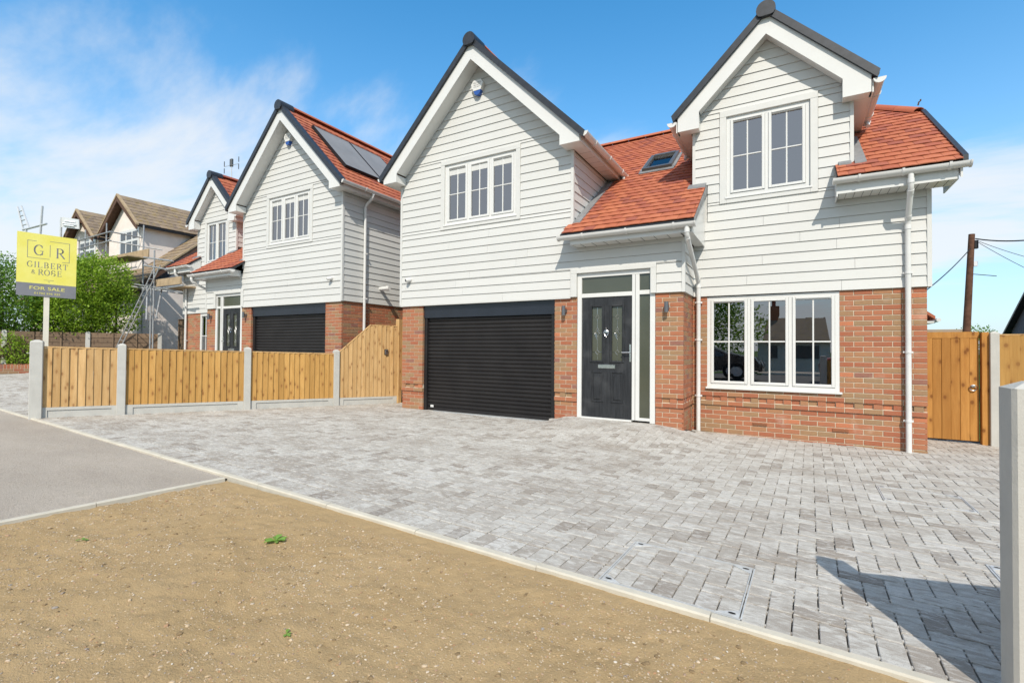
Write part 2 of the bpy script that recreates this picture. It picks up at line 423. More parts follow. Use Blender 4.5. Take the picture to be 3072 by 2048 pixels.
# ------------------------------------------------------------------ ground
def ss(a, b, x):
    t = max(0., min(1., (x - a) / (b - a))); return t * t * (3 - 2 * t)
def fence_x(y): return -2.98 + (y + 4.93) * 0.3984          # boundary line between the two plots
def gz(x, y):
    if x < fence_x(y) - .02 and y > -5.2:
        z = .085 - .0262 * x + .0134 * y
        t = ss(-5.2, -3.5, y); zr = -.02 - .011 * x - .021 * y
        return z * t + zr * (1 - t)
    z = -.02 - .011 * x - .021 * y
    if x > -1 and y > -2:
        b = .158 * ss(3.35, 4.02, x) * (1 - ss(5.3, 6.5, x)) * ss(-1.7, -.05, y)
        z += b * (1 - ss(.3, 1.0, y))
        z += .028 * ss(2.2, 3.6, x) * (1 - ss(3.6, 4.2, x)) * ss(-1.2, 0, y)
    return z
# pattern frame along the front edging
A0 = Vector((7.0, -5.30)); th = -.031
EU = Vector((math.cos(th), math.sin(th))); EV = Vector((-math.sin(th), math.cos(th)))
def fr(u, v): p = A0 + EU * u + EV * v; return p.x, p.y
def uv(x, y):
    d = Vector((x, y)) - A0; return d.dot(EU), d.dot(EV)

gb = MB(); S = 900
gb.poly([(-S, -S, -.42), (S, -S, -.42), (S, S, -.42), (-S, S, -.42)], [(0, 1, 2, 3)])
struct(gb.build('ground', 'grass'))

def sheet(name, mat, x0, x1, y0, y1, step, off, kind='structure', clip=None, zf=gz):
    nx = max(1, round((x1 - x0) / step)); ny = max(1, round((y1 - y0) / step)); mb = MB()
    for j in range(ny + 1):
        for i in range(nx + 1):
            x = x0 + (x1 - x0) * i / nx; y = y0 + (y1 - y0) * j / ny
            mb.v.append((x, y, zf(x, y) + off))
    for j in range(ny):
        for i in range(nx):
            if clip and not clip(x0 + (x1 - x0) * (i + .5) / nx, y0 + (y1 - y0) * (j + .5) / ny): continue
            a = j * (nx + 1) + i; mb.f.append((a, a + 1, a + nx + 2, a + nx + 1))
    o = mb.build(name, mat, smooth=True); o['kind'] = kind; return o
drive = sheet('driveway', 'joint', -16, 11.5, -5.5, 3.2, .12, -.025, clip=lambda x, y: uv(x, y)[1] > .03 and not (y > -5.15 and -.3 < x - fence_x(y) < .07))

# block pavers: 90 degree herringbone plus a soldier course along the edging
PU = .1035; GAP = .0062
def paver_mesh(mb, L_, W_, c=.0032, h=.05):
    l = L_ / 2; w_ = W_ / 2
    mb.poly([(-l, -w_, -h), (l, -w_, -h), (l, w_, -h), (-l, w_, -h), (-l, -w_, -c), (l, -w_, -c), (l, w_, -c), (-l, w_, -c), (-l + c, -w_ + c, 0), (l - c, -w_ + c, 0), (l - c, w_ - c, 0), (-l + c, w_ - c, 0)],
            [(0, 1, 5, 4), (1, 2, 6, 5), (2, 3, 7, 6), (3, 0, 4, 7), (4, 5, 9, 8), (5, 6, 10, 9), (6, 7, 11, 10), (7, 4, 8, 11), (8, 9, 10, 11)])
    # spacer nibs that break the joints into dashes
    g = .0066; t_ = -.0022; hn = .008
    def nib(x0, x1, y0, y1): mb.poly([(x0, y0, t_), (x1, y0, t_), (x1, y1, t_), (x0, y1, t_), (x0, y0, -h), (x1, y0, -h), (x1, y1, -h), (x0, y1, -h)], [(0, 1, 2, 3), (0, 4, 5, 1), (1, 5, 6, 2), (2, 6, 7, 3), (3, 7, 4, 0)])
    for f in ((-.33, .33) if W_ > .15 else (-.22, .22)): nib(l, l + g, W_ * f - hn, W_ * f + hn)
    for f in ((-.33, 0, .33) if L_ > .15 else (-.25, .25)): nib(L_ * f - hn * 1.6, L_ * f + hn * 1.6, w_, w_ + g)
plist = []
def inside(x, y):
    u, v = uv(x, y)
    if v < .262: return False
    if x > 11.2 or x < -13: return False
    if y > 2.75: return False
    if x > 8.78: return True
    if x > 5.9: return y < .93
    if x > 3.65: return y < .10
    if x > 0.0: return y < .08
    if x > -1.9: return y < 2.7
    return y < .08
for iy in range(0, 82):
    for ix in range(-200, 46):
        d = (ix - iy) % 4
        if d == 0: u0, v0, u1, v1 = ix, iy, ix + 2, iy + 1
        elif d == 3: u0, v0, u1, v1 = ix, iy, ix + 1, iy + 2
        else: continue
        v0 = v0 * PU + .06; v1 = v1 * PU + .06; u0 *= PU; u1 *= PU
        if v0 < .262: v0 = .262
        if v1 - v0 < .025: continue
        cx_, cy_ = fr((u0 + u1) / 2, (v0 + v1) / 2)
        if not inside(cx_, cy_): continue
        if -.22 < cx_ - fence_x(cy_) < -.02 and cy_ > -5.1: continue
        plist.append((u0, v0, u1, v1))
for k in range(-160, 44):
    plist.append((k * PU, .052, (k + 1) * PU, .258))
def psize(p):
    x, y = fr((p[0] + p[2]) / 2, (p[1] + p[3]) / 2)
    a = px((x, y, gz(x, y)))
    if a[2] < .2 or not (-30 < a[0] < 3010 and -30 < a[1] < 2080): return 0
    d = (Vector((x, y, gz(x, y))) - CAM).length
    return (p[2] - p[0]) * (p[3] - p[1]) / (d * d) * (CAM.z / d)
plist.sort(key=psize, reverse=True)
stuff = MB()
prnd = random.Random(3)
for i, p in enumerate(plist):
    lu = p[2] - p[0] - GAP; lv = p[3] - p[1] - GAP
    x, y = fr((p[0] + p[2]) / 2, (p[1] + p[3]) / 2); z = gz(x, y) + prnd.uniform(-.002, .002)
    gx = (gz(x + .05, y) - gz(x - .05, y)) / .1; gy = (gz(x, y + .05) - gz(x, y - .05)) / .1
    if abs(gx) > .3: gx = -.01
    if abs(gy) > .3: gy = -.02
    gx += prnd.uniform(-.008, .008); gy += prnd.uniform(-.008, .008)
    if i < 300:
        rot = (math.atan(gy), -math.atan(gx), th + prnd.uniform(-.008, .008))
        inst('paver', ('pv', round(lu, 3), round(lv, 3)), lambda mb: paver_mesh(mb, lu, lv), 'paver', drive, (x, y, z), rot)
    else:
        t = MB(); paver_mesh(t, lu, lv); n = len(stuff.v)
        for a, b, c in t.v:
            dx = EU.x * a + EV.x * b; dy = EU.y * a + EV.y * b
            stuff.v.append((x + dx, y + dy, z + c + gx * dx + gy * dy))
        stuff.f += [tuple(n + q for q in f) for f in t.f]
stuff.build('paver_field', 'paver', drive, kind='stuff')

# edging kerb stones
edg = MB(); edg.extr([(-.03, -.3), (.03, -.3), (.03, -.05), (-.03, -.05)], (*fr(-17.5, .02), .05), (*fr(5, .02), -.05), (EV.x, EV.y, 0), (0, 0, 1))
edge = struct(edg.build('front_edging', 'edging'))
erow = [(-17.5 + .915 * k, -17.5 + .915 * (k + 1)) for k in range(24)]
for a, b in erow:
    x0, y0 = fr(a + .002, .02); x1, y1 = fr(b - .002, .02); mb = MB()
    t0 = prnd.uniform(-.003, .003)
    mb.extr([(-.028, -.2), (.026, -.2), (.026, .004), (.020, .010), (-.020, .010), (-.028, .002)], (x0, y0, gz(x0, y0) + t0), (x1, y1, gz(x1, y1) + t0), (EV.x, EV.y, 0), (0, 0, 1))
    mb.build('edging_stone', 'edging', edge, fix=True)
# side edging between asphalt and soil
ed2 = MB(); ed2.box(2.735, 2.775, -9.0, -5.3, -.25, -.02)
edge2 = struct(ed2.build('verge_edging', 'edging'))
for k in range(4):
    y1 = -5.24 - .915 * k; y0 = y1 - .911; mb = MB(); xo = -.035 * k
    mb.extr([(-.026, -.2), (.026, -.2), (.026, .006), (.02, .012), (-.02, .012), (-.026, .006)], (2.79 + xo * .8, y1, gz(2.7, y1) + .002), (2.79 + xo * .8 - .028, y0, gz(2.7, y0) + .002), (1, 0, 0), (0, 0, 1))
    mb.build('edging_stone', 'edging', edge2, fix=True)

def az_(x, y): return gz(x, y) - .012 + .004 * noise.noise((x * 2.1, y * 2.1, 0))
sheet('asphalt_crossover', 'asphalt', -22, 2.74, -10.6, -4.35, .1, 0, zf=az_, clip=lambda x, y: uv(x, y)[1] < .03)
def sz(x, y):
    z = gz(x, y) - .016
    e = min(1, max(0, -uv(x, y)[1] - .02) / .18)
    h = noise.fractal((x * 3.1, y * 3.1, 1.7), .9, 2.1, 4) * .013 + noise.fractal((x * 13, y * 13, 4.2), .8, 2.2, 3) * .008
    return z + h * (.35 + .65 * e)
soil = sheet('soil_verge', 'soil', 2.70, 11.5, -9.2, -5.22, .022, 0, zf=sz, clip=lambda x, y: uv(x, y)[1] < .02)
sheet('road', 'road', -90, 90, -19, -10.6, 8, -.06, zf=lambda x, y: .08)
sheet('far_pavement', 'asphalt', -90, 90, -21.5, -19, 2.5, 0, zf=lambda x, y: .12)
# pebbles scattered through the soil
pb = MB(); pr = random.Random(11)
ico = [(0, 0, 1), (.89, 0, .45), (.28, .85, .45), (-.72, .53, .45), (-.72, -.53, .45), (.28, -.85, .45), (.72, .53, -.45), (-.28, .85, -.45), (-.89, 0, -.45), (-.28, -.85, -.45), (.72, -.53, -.45), (0, 0, -1)]
icf = [(0, 1, 2), (0, 2, 3), (0, 3, 4), (0, 4, 5), (0, 5, 1), (1, 6, 2), (2, 7, 3), (3, 8, 4), (4, 9, 5), (5, 10, 1), (6, 7, 2), (7, 8, 3), (8, 9, 4), (9, 10, 5), (10, 6, 1), (11, 7, 6), (11, 8, 7), (11, 9, 8), (11, 10, 9), (11, 6, 10)]
cnt = 0
while cnt < 22000:
    x = pr.uniform(2.8, 8.6); y = pr.uniform(-8.0, -5.36)
    if uv(x, y)[1] > -.03: continue
    P = (x, y, sz(x, y)); a = px(P)
    if a[2] < .4 or not (-50 < a[0] < 3120 and a[1] < 2120): continue
    if noise.noise((x * 1.3, y * 1.3, 9)) < pr.uniform(-.9, .5): continue
    s = min(.011, .0012 + .0017 * pr.expovariate(1.2)) ; q = Matrix.Rotation(pr.uniform(0, 6.3), 3, 'Z') @ Matrix.Rotation(pr.uniform(-.4, .4), 3, 'X')
    sc = (s * pr.uniform(.8, 1.6), s * pr.uniform(.7, 1.1), s * pr.uniform(.35, .7)); n = len(pb.v)
    for c in ico:
        d = q @ Vector((c[0] * sc[0] * pr.uniform(.8, 1.1), c[1] * sc[1], c[2] * sc[2])); pb.v.append((x + d.x, y + d.y, P[2] + d.z + s * .12))
    pb.f += [tuple(n + i for i in f) for f in icf]; cnt += 1
o = pb.build('pebbles', 'pebble', smooth=False); tag(o, 'small pale pebbles strewn through the bare brown soil', 'pebbles'); o['kind'] = 'stuff'
cl = MB()
for _ in range(700):
    x = pr.uniform(2.9, 8.2); y = pr.uniform(-7.9, -5.4)
    if uv(x, y)[1] > -.05: continue
    s = .006 + .007 * pr.random() ** 2; n = len(cl.v); z = sz(x, y)
    for c in ico: cl.v.append((x + c[0] * s * pr.uniform(.6, 1.5), y + c[1] * s * pr.uniform(.6, 1.5), z + c[2] * s * .5))
    cl.f += [tuple(n + i for i in f) for f in icf]
o = cl.build('soil_clods', 'soil_lump'); tag(o, 'dark crumbly clods of earth on the bare soil', 'soil'); o['kind'] = 'stuff'

# recessed inspection covers
def manhole(label, u0, u1, v0, v1):
    x, y = fr((u0 + u1) / 2, (v0 + v1) / 2)
    t = thing('manhole_cover', label, 'manhole cover', (x, y, gz(x, y)), 'recessed covers in the block paving')
    def P(u, v, h): X, Y = fr(u, v); return (X, Y, gz(X, Y) + h)
    def strip(a, b, c, d):
        m_ = MB(); pts = [P(a, c, .006), P(b, c, .006), P(b, d, .006), P(a, d, .006), P(a, c, -.03), P(b, c, -.03), P(b, d, -.03), P(a, d, -.03)]
        m_.poly(pts, [(0, 1, 2, 3), (4, 7, 6, 5), (0, 4, 5, 1), (1, 5, 6, 2), (2, 6, 7, 3), (3, 7, 4, 0)]); return m_
    k = .007
    for a, b, c, d in ((u0, u1, v0, v0 + k), (u0, u1, v1 - k, v1), (u0, u0 + k, v0, v1), (u1 - k, u1, v0, v1),
                       (u0 + .013, u1 - .013, v0 + .013, v0 + .018), (u0 + .013, u1 - .013, v1 - .018, v1 - .013), (u0 + .013, u0 + .018, v0 + .018, v1 - .018), (u1 - .018, u1 - .013, v0 + .018, v1 - .018)):
        strip(a, b, c, d).build('frame_rail', 'galv', t)
    for cu, su in ((u0, 1), (u1, -1)):
        for cv, sv in ((v0, 1), (v1, -1)):
            a = P(cu + su * .018, cv + sv * .018, .007); b = P(cu + su * .115, cv + sv * .018, .007); c = P(cu + su * .018, cv + sv * .085, .007)
            tri = [a, b, c] if su * sv > 0 else [a, c, b]
            m_ = MB(); m_.poly(tri + [(q[0], q[1], q[2] - .02) for q in tri], [(0, 1, 2), (0, 3, 4, 1), (1, 4, 5, 2), (2, 5, 3, 0)]); pl = m_.build('corner_plate', 'galv', t)
            cc = (cu + su * .045, cv + sv * .038); m_ = MB()
            qs = [P(cc[0] + math.cos(g) * .018, cc[1] + math.sin(g) * .008, .009) for g in [k2 * math.pi / 4 for k2 in range(8)]]
            m_.poly(qs, [tuple(range(8))]); m_.build('key_slot', 'dark_hole', pl)
c1 = [uv(*q) for q in ((6.336, -4.615), (7.012, -5.27))]
manhole('square recessed paving cover touching the front edging', c1[0][0] , c1[1][0], .055, .055 + .65)
u0, v0 = uv(7.92, -2.35); manhole('square recessed paving cover out in the open drive before the brick bay', u0, u0 + .63, v0, v0 + .58)
u0, v0 = uv(8.21, -4.30); manhole('square recessed paving cover beside the fence post shadow', u0, u0 + .6, v0, v0 + .58)

# weeds
def weed(label, x, y, s, nl, seed):
    rg = random.Random(seed); z = sz(x, y)
    t = thing('weed', label, 'plant', (x, y, z))
    for k in range(nl):
        a = k * 2.4 + rg.uniform(-.4, .4); l = s * rg.uniform(.6, 1.1); wd = l * .26; e = rg.uniform(.05, .28)
        mb = MB(); c, sn = math.cos(a), math.sin(a); rows = []
        for i, (tt, ww) in enumerate(((0, .12), (.3, .45), (.55, 1), (.8, .8), (1, .1))):
            r_ = l * tt; h = math.sin(tt * 2.2) * l * e + .004
            for sd in (-1, 0, 1):
                q = ww * wd * sd * (1 + .25 * rg.uniform(-1, 1)); mb.v.append((x + c * r_ - sn * q, y + sn * r_ + c * q, z + h + abs(sd) * wd * .25))
        for i in range(4):
            for j in range(2): b_ = i * 3 + j; mb.f.append((b_, b_ + 3, b_ + 4, b_ + 1))
        mb.build('leaf', 'leaf_weed', t, smooth=True)
weed('green weed with broad leaves growing from the bare soil', 4.427, -5.821, .068, 10, 5)
weed('tiny green seedling in the soil near the asphalt crossover', 3.504, -6.463, .035, 5, 6)
weed('tiny pale green sprout in the open soil', 5.376, -6.405, .028, 4, 8)
# ------------------------------------------------------------------ houses (local coordinates, mirrored for the neighbour)
ZC = 2.155; BP = .155
WX, WC, WR = 3.94, 1.97, 7.12        # wing width, centre, ridge height
DX0, DX1, DC, DR = 5.81, 7.99, 6.89, 6.55
YB = .854; XR = 8.858; YE = 8.65
RZ0, RS = 3.426, .70                  # main roof: z = RZ0 + RS*y
RY = 4.75; RZ = RZ0 + RS * RY
def roofz(y): return RZ0 + RS * y if y < RY else RZ0 + RS * (2 * RY - y)

def gutter(par, p0, p1, out, n_br, rad=.066):
    """half round gutter from p0 to p1; out = horizontal unit vector away from the wall"""
    prof = [(math.cos(a) * rad, math.sin(a) * rad) for a in [math.pi + math.pi * k / 10 for k in range(11)]] + \
           [(math.cos(a) * rad * .88, math.sin(a) * rad * .88) for a in [2 * math.pi - math.pi * k / 10 for k in range(11)]]
    p0 = Vector(p0); p1 = Vector(p1)
    mb = MB(); mb.extr(prof, p0, p1, out, (0, 0, 1)); g = mb.build('gutter', 'gutter_white', par, smooth=True, fix=True)
    d = (p1 - p0).normalized()
    r2_ = rad * 1.14
    pr2 = [(math.cos(a) * r2_, math.sin(a) * r2_) for a in [math.pi * .96 + math.pi * 1.08 * k / 10 for k in range(11)]] + [(math.cos(a) * rad * .97, math.sin(a) * rad * .97) for a in [2.04 * math.pi - math.pi * 1.08 * k / 10 for k in range(11)]]
    for k in range(n_br):
        c = p0 + (p1 - p0) * ((k + .6) / n_br); m2 = MB(); m2.extr(pr2, c - d * .014, c + d * .014, out, (0, 0, 1)); m2.build('bracket', 'gutter_white', g, smooth=True, fix=True)
    for c, s_ in ((p0, -1), (p1, 1)):
        m2 = MB(); n = 12
        pr3 = [(math.cos(a) * r2_, math.sin(a) * r2_) for a in [math.pi + math.pi * k / n for k in range(n + 1)]]
        m2.extr(pr3, c - d * .02 * (s_ < 0) - d * .0 , c + d * .02 * (s_ > 0) , out, (0, 0, 1)); m2.build('stop_end', 'gutter_white', g, smooth=True, fix=True)
    return g
def downpipe(par, path, rad=.034, clips=()):
    pts = []
    P = [Vector(p) for p in path]
    for i, p in enumerate(P):
        if 0 < i < len(P) - 1:
            a = (P[i - 1] - p).normalized() * .05; b = (P[i + 1] - p).normalized() * .05
            pts += [p + a, p + a * .4 + b * .05 * 8, p + b] if False else [p + a, p + (a + b) * .3, p + b]
        else: pts.append(p)
    mb = MB(); mb.tube(pts, rad, 14); o = mb.build('downpipe', 'gutter_white', par, smooth=True)
    for i in range(1, len(P) - 1):
        for q in (P[i] + (P[i - 1] - P[i]).normalized() * .075, P[i] + (P[i + 1] - P[i]).normalized() * .075):
            dr = (q - P[i]).normalized() * .03
            mb = MB(); mb.tube([q - dr, q + dr], rad * 1.16, 14); mb.build('socket', 'gutter_white', o, smooth=True)
    for (x, y, z) in clips:
        mb = MB(); mb.tube([(x, y, z - .014), (x, y, z + .014)], rad * 1.2, 14); mb.box(x - .055, x + .055, y + .012, y + .05, z - .013, z + .013)
        mb.build('pipe_clip', 'gutter_white', o, smooth=True)
    return o

def board_mesh(mb, x0a, x1a, x0b, x1b, z0, z1, y, axis='y', sgn=-1):
    """one weatherboard: bottom edge proud; (x0a,x1a) at the bottom, (x0b,x1b) at the top"""
    p0, p1, bk = .024, .010, -.006
    def V_(u, off, z): return (u, y + sgn * off, z) if axis == 'y' else (y + sgn * off, u, z)
    pts = [V_(x0a, p0, z0), V_(x1a, p0, z0), V_(x1b, p1, z1), V_(x0b, p1, z1), V_(x0a, bk, z0), V_(x1a, bk, z0), V_(x1b, bk, z1), V_(x0b, bk, z1)]
    fs = [(0, 1, 2, 3), (4, 7, 6, 5), (0, 4, 5, 1), (1, 5, 6, 2), (2, 6, 7, 3), (3, 7, 4, 0)]
    flip = (axis == 'y' and sgn > 0) or (axis == 'x' and sgn < 0)
    mb.poly(pts, [f[::-1] for f in fs] if flip else fs)
BJ = random.Random(77)
def boards(par, zlo, zhi, lim, y, axis='y', sgn=-1, holes=(), ph=0):
    """lim(z)->(u0,u1); holes (u0,u1,z0,z1)"""
    k0 = math.floor((zlo - ZC) / BP + 1e-6)
    z = ZC + BP * k0
    while z < zhi - .01:
        a = max(z, zlo); b = min(z + BP - .004, zhi)
        cuts = sorted({a, b} | {h for H in holes for h in (H[2], H[3]) if a + .006 < h < b - .006})
        segs = []
        for c0, c1 in zip(cuts, cuts[1:]):
            l0, l1 = lim(c0), lim(c1)
            if l0 is None: continue
            if l1 is None: l1 = ((l0[0] + l0[1]) / 2 - .005, (l0[0] + l0[1]) / 2 + .005)
            sp = [(l0[0], l0[1], l1[0], l1[1])]
            for H in holes:
                if H[2] < (c0 + c1) / 2 < H[3]:
                    ns = []
                    for s_ in sp:
                        if H[0] - .003 > s_[0]: ns.append((s_[0], min(s_[1], H[0] - .003), s_[2], min(s_[3], H[0] - .003)))
                        if H[1] + .003 < s_[1]: ns.append((max(s_[0], H[1] + .003), s_[1], max(s_[2], H[1] + .003), s_[3]))
                        if H[0] - .003 <= s_[0] and H[1] + .003 >= s_[1]: pass
                    sp = [q for q in ns if q[1] - q[0] > .02]
            for s_ in sp: segs.append((s_, c0, c1))
        for s_, c0, c1 in segs:
            if s_[1] - s_[0] < .02: continue
            if s_[1] - s_[0] > 2.6 and axis == 'y' and s_[0] == s_[2]:
                q = s_[0] + (s_[1] - s_[0]) * BJ.uniform(.25, .75)
                mb = MB(); board_mesh(mb, s_[0], q - .0015, s_[0], q - .0015, c0, c1, y, axis, sgn); mb.build('board', 'cladding', par)
                s_ = (q + .0015, s_[1], q + .0015, s_[3])
            mb = MB(); board_mesh(mb, s_[0], s_[1], s_[2], max(s_[3], s_[2] + .001), c0, c1, y, axis, sgn)
            mb.build('board', 'cladding', par)
        z += BP

def bricks_for(plane, u0, u1, ztop, zbot, holes=(), shift=0, sgn=-1, axis='y', dent=True, first=0):
    out = []
    k = 0; z = ztop
    while z - .075 > zbot:
        zt = z - .010; zb = z - .075
        course = first + k
        rec = 0.0
        off = (.1125 if (course + shift) % 2 else 0)
        if dent and course >= 24: rec = .02
        if dent and course == 22:
            u = u0; j = 0
            while u < u1 - .03:
                e = min(u + .1125 - .010, u1); r_ = .026 if (j + shift) % 2 else 0.
                segs = [(u, e)]
                for H in holes:
                    if H[2] < (zt + zb) / 2 < H[3]: segs = [s for s in segs if s[1] <= H[0] or s[0] >= H[1]]
                out += [(plane, s[0], s[1], zb, zt, r_, sgn, axis) for s in segs]
                u += .1125; j += 1
        else:
            u = u0 - off
            while u < u1 - .02:
                a = max(u, u0); e = min(u + .225 - .010, u1)
                if u1 - e < .06: e = u1
                if e - a > .02:
                    segs = [(a, e)]
                    for H in holes:
                        if H[2] < (zt + zb) / 2 < H[3]:
                            ns = []
                            for s in segs:
                                if s[1] <= H[0] or s[0] >= H[1]: ns.append(s)
                                else:
                                    if s[0] < H[0] - .02: ns.append((s[0], H[0]))
                                    if s[1] > H[1] + .02: ns.append((H[1], s[1]))
                            segs = ns
                    for H in holes:
                        if H[2] < (zt + zb) / 2 < H[3]: segs = [(H[1] if 0 < s[0] - H[1] < .06 else s[0], H[0] if 0 < H[0] - s[1] < .06 else s[1]) for s in segs]
                    out += [(plane, s[0], s[1], zb, zt, rec, sgn, axis) for s in segs if s[1] - s[0] > .02]
                u += .225
                if u1 - u < .06: break
        z -= .075; k += 1
    return out
def bc(b):   # world centre of a brick face
    pl, u0, u1, z0, z1, rec, sgn, axis = b
    q = pl - sgn * rec
    return T((((u0 + u1) / 2, q, (z0 + z1) / 2)) if axis == 'y' else (q, (u0 + u1) / 2, (z0 + z1) / 2))
def lay_bricks(wall, bl, limit=300, vis=None):
    def size(b):
        c = Vector(bc(b))
        if not inview(c): return 0
        n = Vector((0, b[6], 0)) if b[7] == 'y' else Vector((b[6] * XF.sx, 0, 0))
        d = c - CAM; cs = -d.normalized().dot(n)
        if cs <= 0 or (vis and not vis(b)): return 0
        return (b[2] - b[1]) * (b[4] - b[3]) * cs / d.length_squared
    bl = sorted(bl, key=size, reverse=True)
    st = MB()
    for i, b in enumerate(bl):
        pl, u0, u1, z0, z1, rec, sgn, axis = b
        l = u1 - u0; h = z1 - z0; c = Vector(bc(b))
        if i < limit:
            rz = 0 if (axis == 'y' and sgn < 0) else math.pi if axis == 'y' else (math.pi / 2 if sgn * XF.sx > 0 else -math.pi / 2)
            inst('brick', ('br', round(l, 3), round(h, 3)), lambda mb: mb.cbox(-l / 2, l / 2, -.001, .055, -h / 2, h / 2, .003), 'brick', wall, c, (0, 0, rz))
        else:
            q = pl - sgn * rec; bk = q - sgn * .055
            if axis == 'y': st.box(u0, u1, min(q, bk), max(q, bk), z0, z1)
            else: st.box(min(q, bk), max(q, bk), u0, u1, z0, z1)
    if st.v: st.build('brickwork', 'brick', wall, kind='stuff')

def tiles(par, org, ud, sd, ulen, slen, keep, limit, mat='roof_tile', tw=.187, ga=.18, vis=None, spans=None):
    """plain tiles: org eaves corner, ud along eaves, sd up the slope (unit vectors, local)"""
    org = Vector(org); ud = Vector(ud); sd = Vector(sd); nn = ud.cross(sd).normalized()
    if nn.z < 0: nn = -nn
    lst = []
    for r_ in range(int(slen / ga)):
        off = tw / 2 if r_ % 2 else 0
        for c in range(-1, int(ulen / tw) + 2):
            a = max(0, c * tw - off); b = min(ulen, c * tw - off + tw)
            yr = org.y + sd.y * (r_ * ga + ga / 2)
            for lo, hi in (spans(yr) if spans else ((org.x, org.x + 1e3),)):
                a2, b2 = (max(a, lo - org.x), min(b, hi - org.x)) if spans else (a, b)
                if b2 - a2 < .03: continue
                ctr = org + ud * ((a2 + b2) / 2) + sd * (r_ * ga + ga / 2)
                if keep(ctr.x, ctr.y): lst.append((a2, b2, r_, ctr))
    def size(t):
        c = Vector(T(t[3]))
        if not inview(c): return 0
        n = Vector((nn.x * XF.sx, nn.y, nn.z)); d = c - CAM; cs = -d.normalized().dot(n)
        if cs <= 0 or (vis and not vis(t[3])): return 0
        return (t[1] - t[0]) * cs / d.length_squared
    if limit: lst.sort(key=size, reverse=True)
    st = MB(); rg = random.Random(len(lst))
    def geom(mb, l, M):   # camber across the width, lifted at the tail
        L_ = ga * 1.5; th_ = .012; TL = .026; us = (-l / 2, -l / 6, l / 6, l / 2); cam_ = (0, .0035, .0035, 0)
        pts = []
        for k in range(4):
            pts += [M(us[k], -.006, TL + cam_[k]), M(us[k], L_, .004 + cam_[k]), M(us[k], -.006, TL + cam_[k] - th_)]
        fs = []
        for k in range(3):
            a = k * 3; fs += [(a, a + 3, a + 4, a + 1), (a, a + 2, a + 5, a + 3)]
        fs += [(0, 1, 2), (9, 11, 10)]
        mb.poly(pts, fs)
    B = Matrix((ud, sd, nn)).transposed()
    for i, (a, b, r_, ctr) in enumerate(lst):
        l = b - a - .003; base = org + ud * ((a + b) / 2) + sd * (r_ * ga) + nn * rg.uniform(0, .003)
        if i < limit:
            if XF.sx < 0: W = Matrix(((-ud.x, ud.y, ud.z), (sd.x * -1, sd.y, sd.z), (-nn.x, nn.y, nn.z))).transposed()
            else: W = B
            e = Matrix(W)
            if e.determinant() < 0: e.col[0] = -e.col[0]
            inst('tile', ('tile', mat, round(l, 3), ga), lambda mb: geom(mb, l, lambda x, y, z: (x, y, z)), mat, par, T(base), e.to_euler())
        else:
            geom(st, l, lambda x, y, z: base + ud * x + sd * y + nn * z)
    if st.v: st.build('tiling', mat, par, kind='stuff', fix=False)

def slab(par, name, mat, pts, th_):
    """roof deck polygon (top outline, any orientation) with thickness downwards"""
    n = len(pts); mb = MB(); low = [(p[0], p[1], p[2] - th_) for p in pts]
    mb.poly(list(pts) + low, [tuple(range(n)), tuple(range(2 * n - 1, n - 1, -1))] + [(i, i + n, (i + 1) % n + n, (i + 1) % n) for i in range(n)])
    return mb.build(name, mat, par, fix=True)

def wall_holes(mb, u0, u1, z0, z1, y0, y1, holes):
    us = sorted({u0, u1} | {h for H in holes for h in H[:2] if u0 < h < u1}); zs = sorted({z0, z1} | {h for H in holes for h in H[2:4] if z0 < h < z1})
    for a, b in zip(us, us[1:]):
        run = None
        for c, d in zip(zs, zs[1:]):
            if any(H[0] < (a + b) / 2 < H[1] and H[2] < (c + d) / 2 < H[3] for H in holes):
                if run: mb.box(a, b, y0, y1, run[0], run[1]); run = None
            else: run = (run[0], d) if run else (c, d)
        if run: mb.box(a, b, y0, y1, run[0], run[1])

def room(par, x0, x1, y0, z0, z1, depth=2.6, curtain=None):
    mb = MB(); y1 = y0 + depth
    P = [(x0, y0, z0), (x1, y0, z0), (x1, y1, z0), (x0, y1, z0), (x0, y0, z1), (x1, y0, z1), (x1, y1, z1), (x0, y1, z1)]
    mb.poly(P, [(0, 1, 2, 3), (4, 7, 6, 5), (1, 5, 6, 2), (2, 6, 7, 3), (3, 7, 4, 0)])
    r_ = mb.build('room_interior', 'room', par)
    if curtain:
        a, b = curtain; mb = MB(); n = 24
        for k in range(n + 1):
            u = a + (b - a) * k / n; yy = y0 + .16 + .025 * math.sin(k * 1.7)
            mb.v += [(u, yy, z0 + .15), (u, yy, z1 - .15)]
        for k in range(n): mb.f.append((2 * k, 2 * k + 2, 2 * k + 3, 2 * k + 1))
        mb.build('curtain', 'curtain', r_, smooth=True)

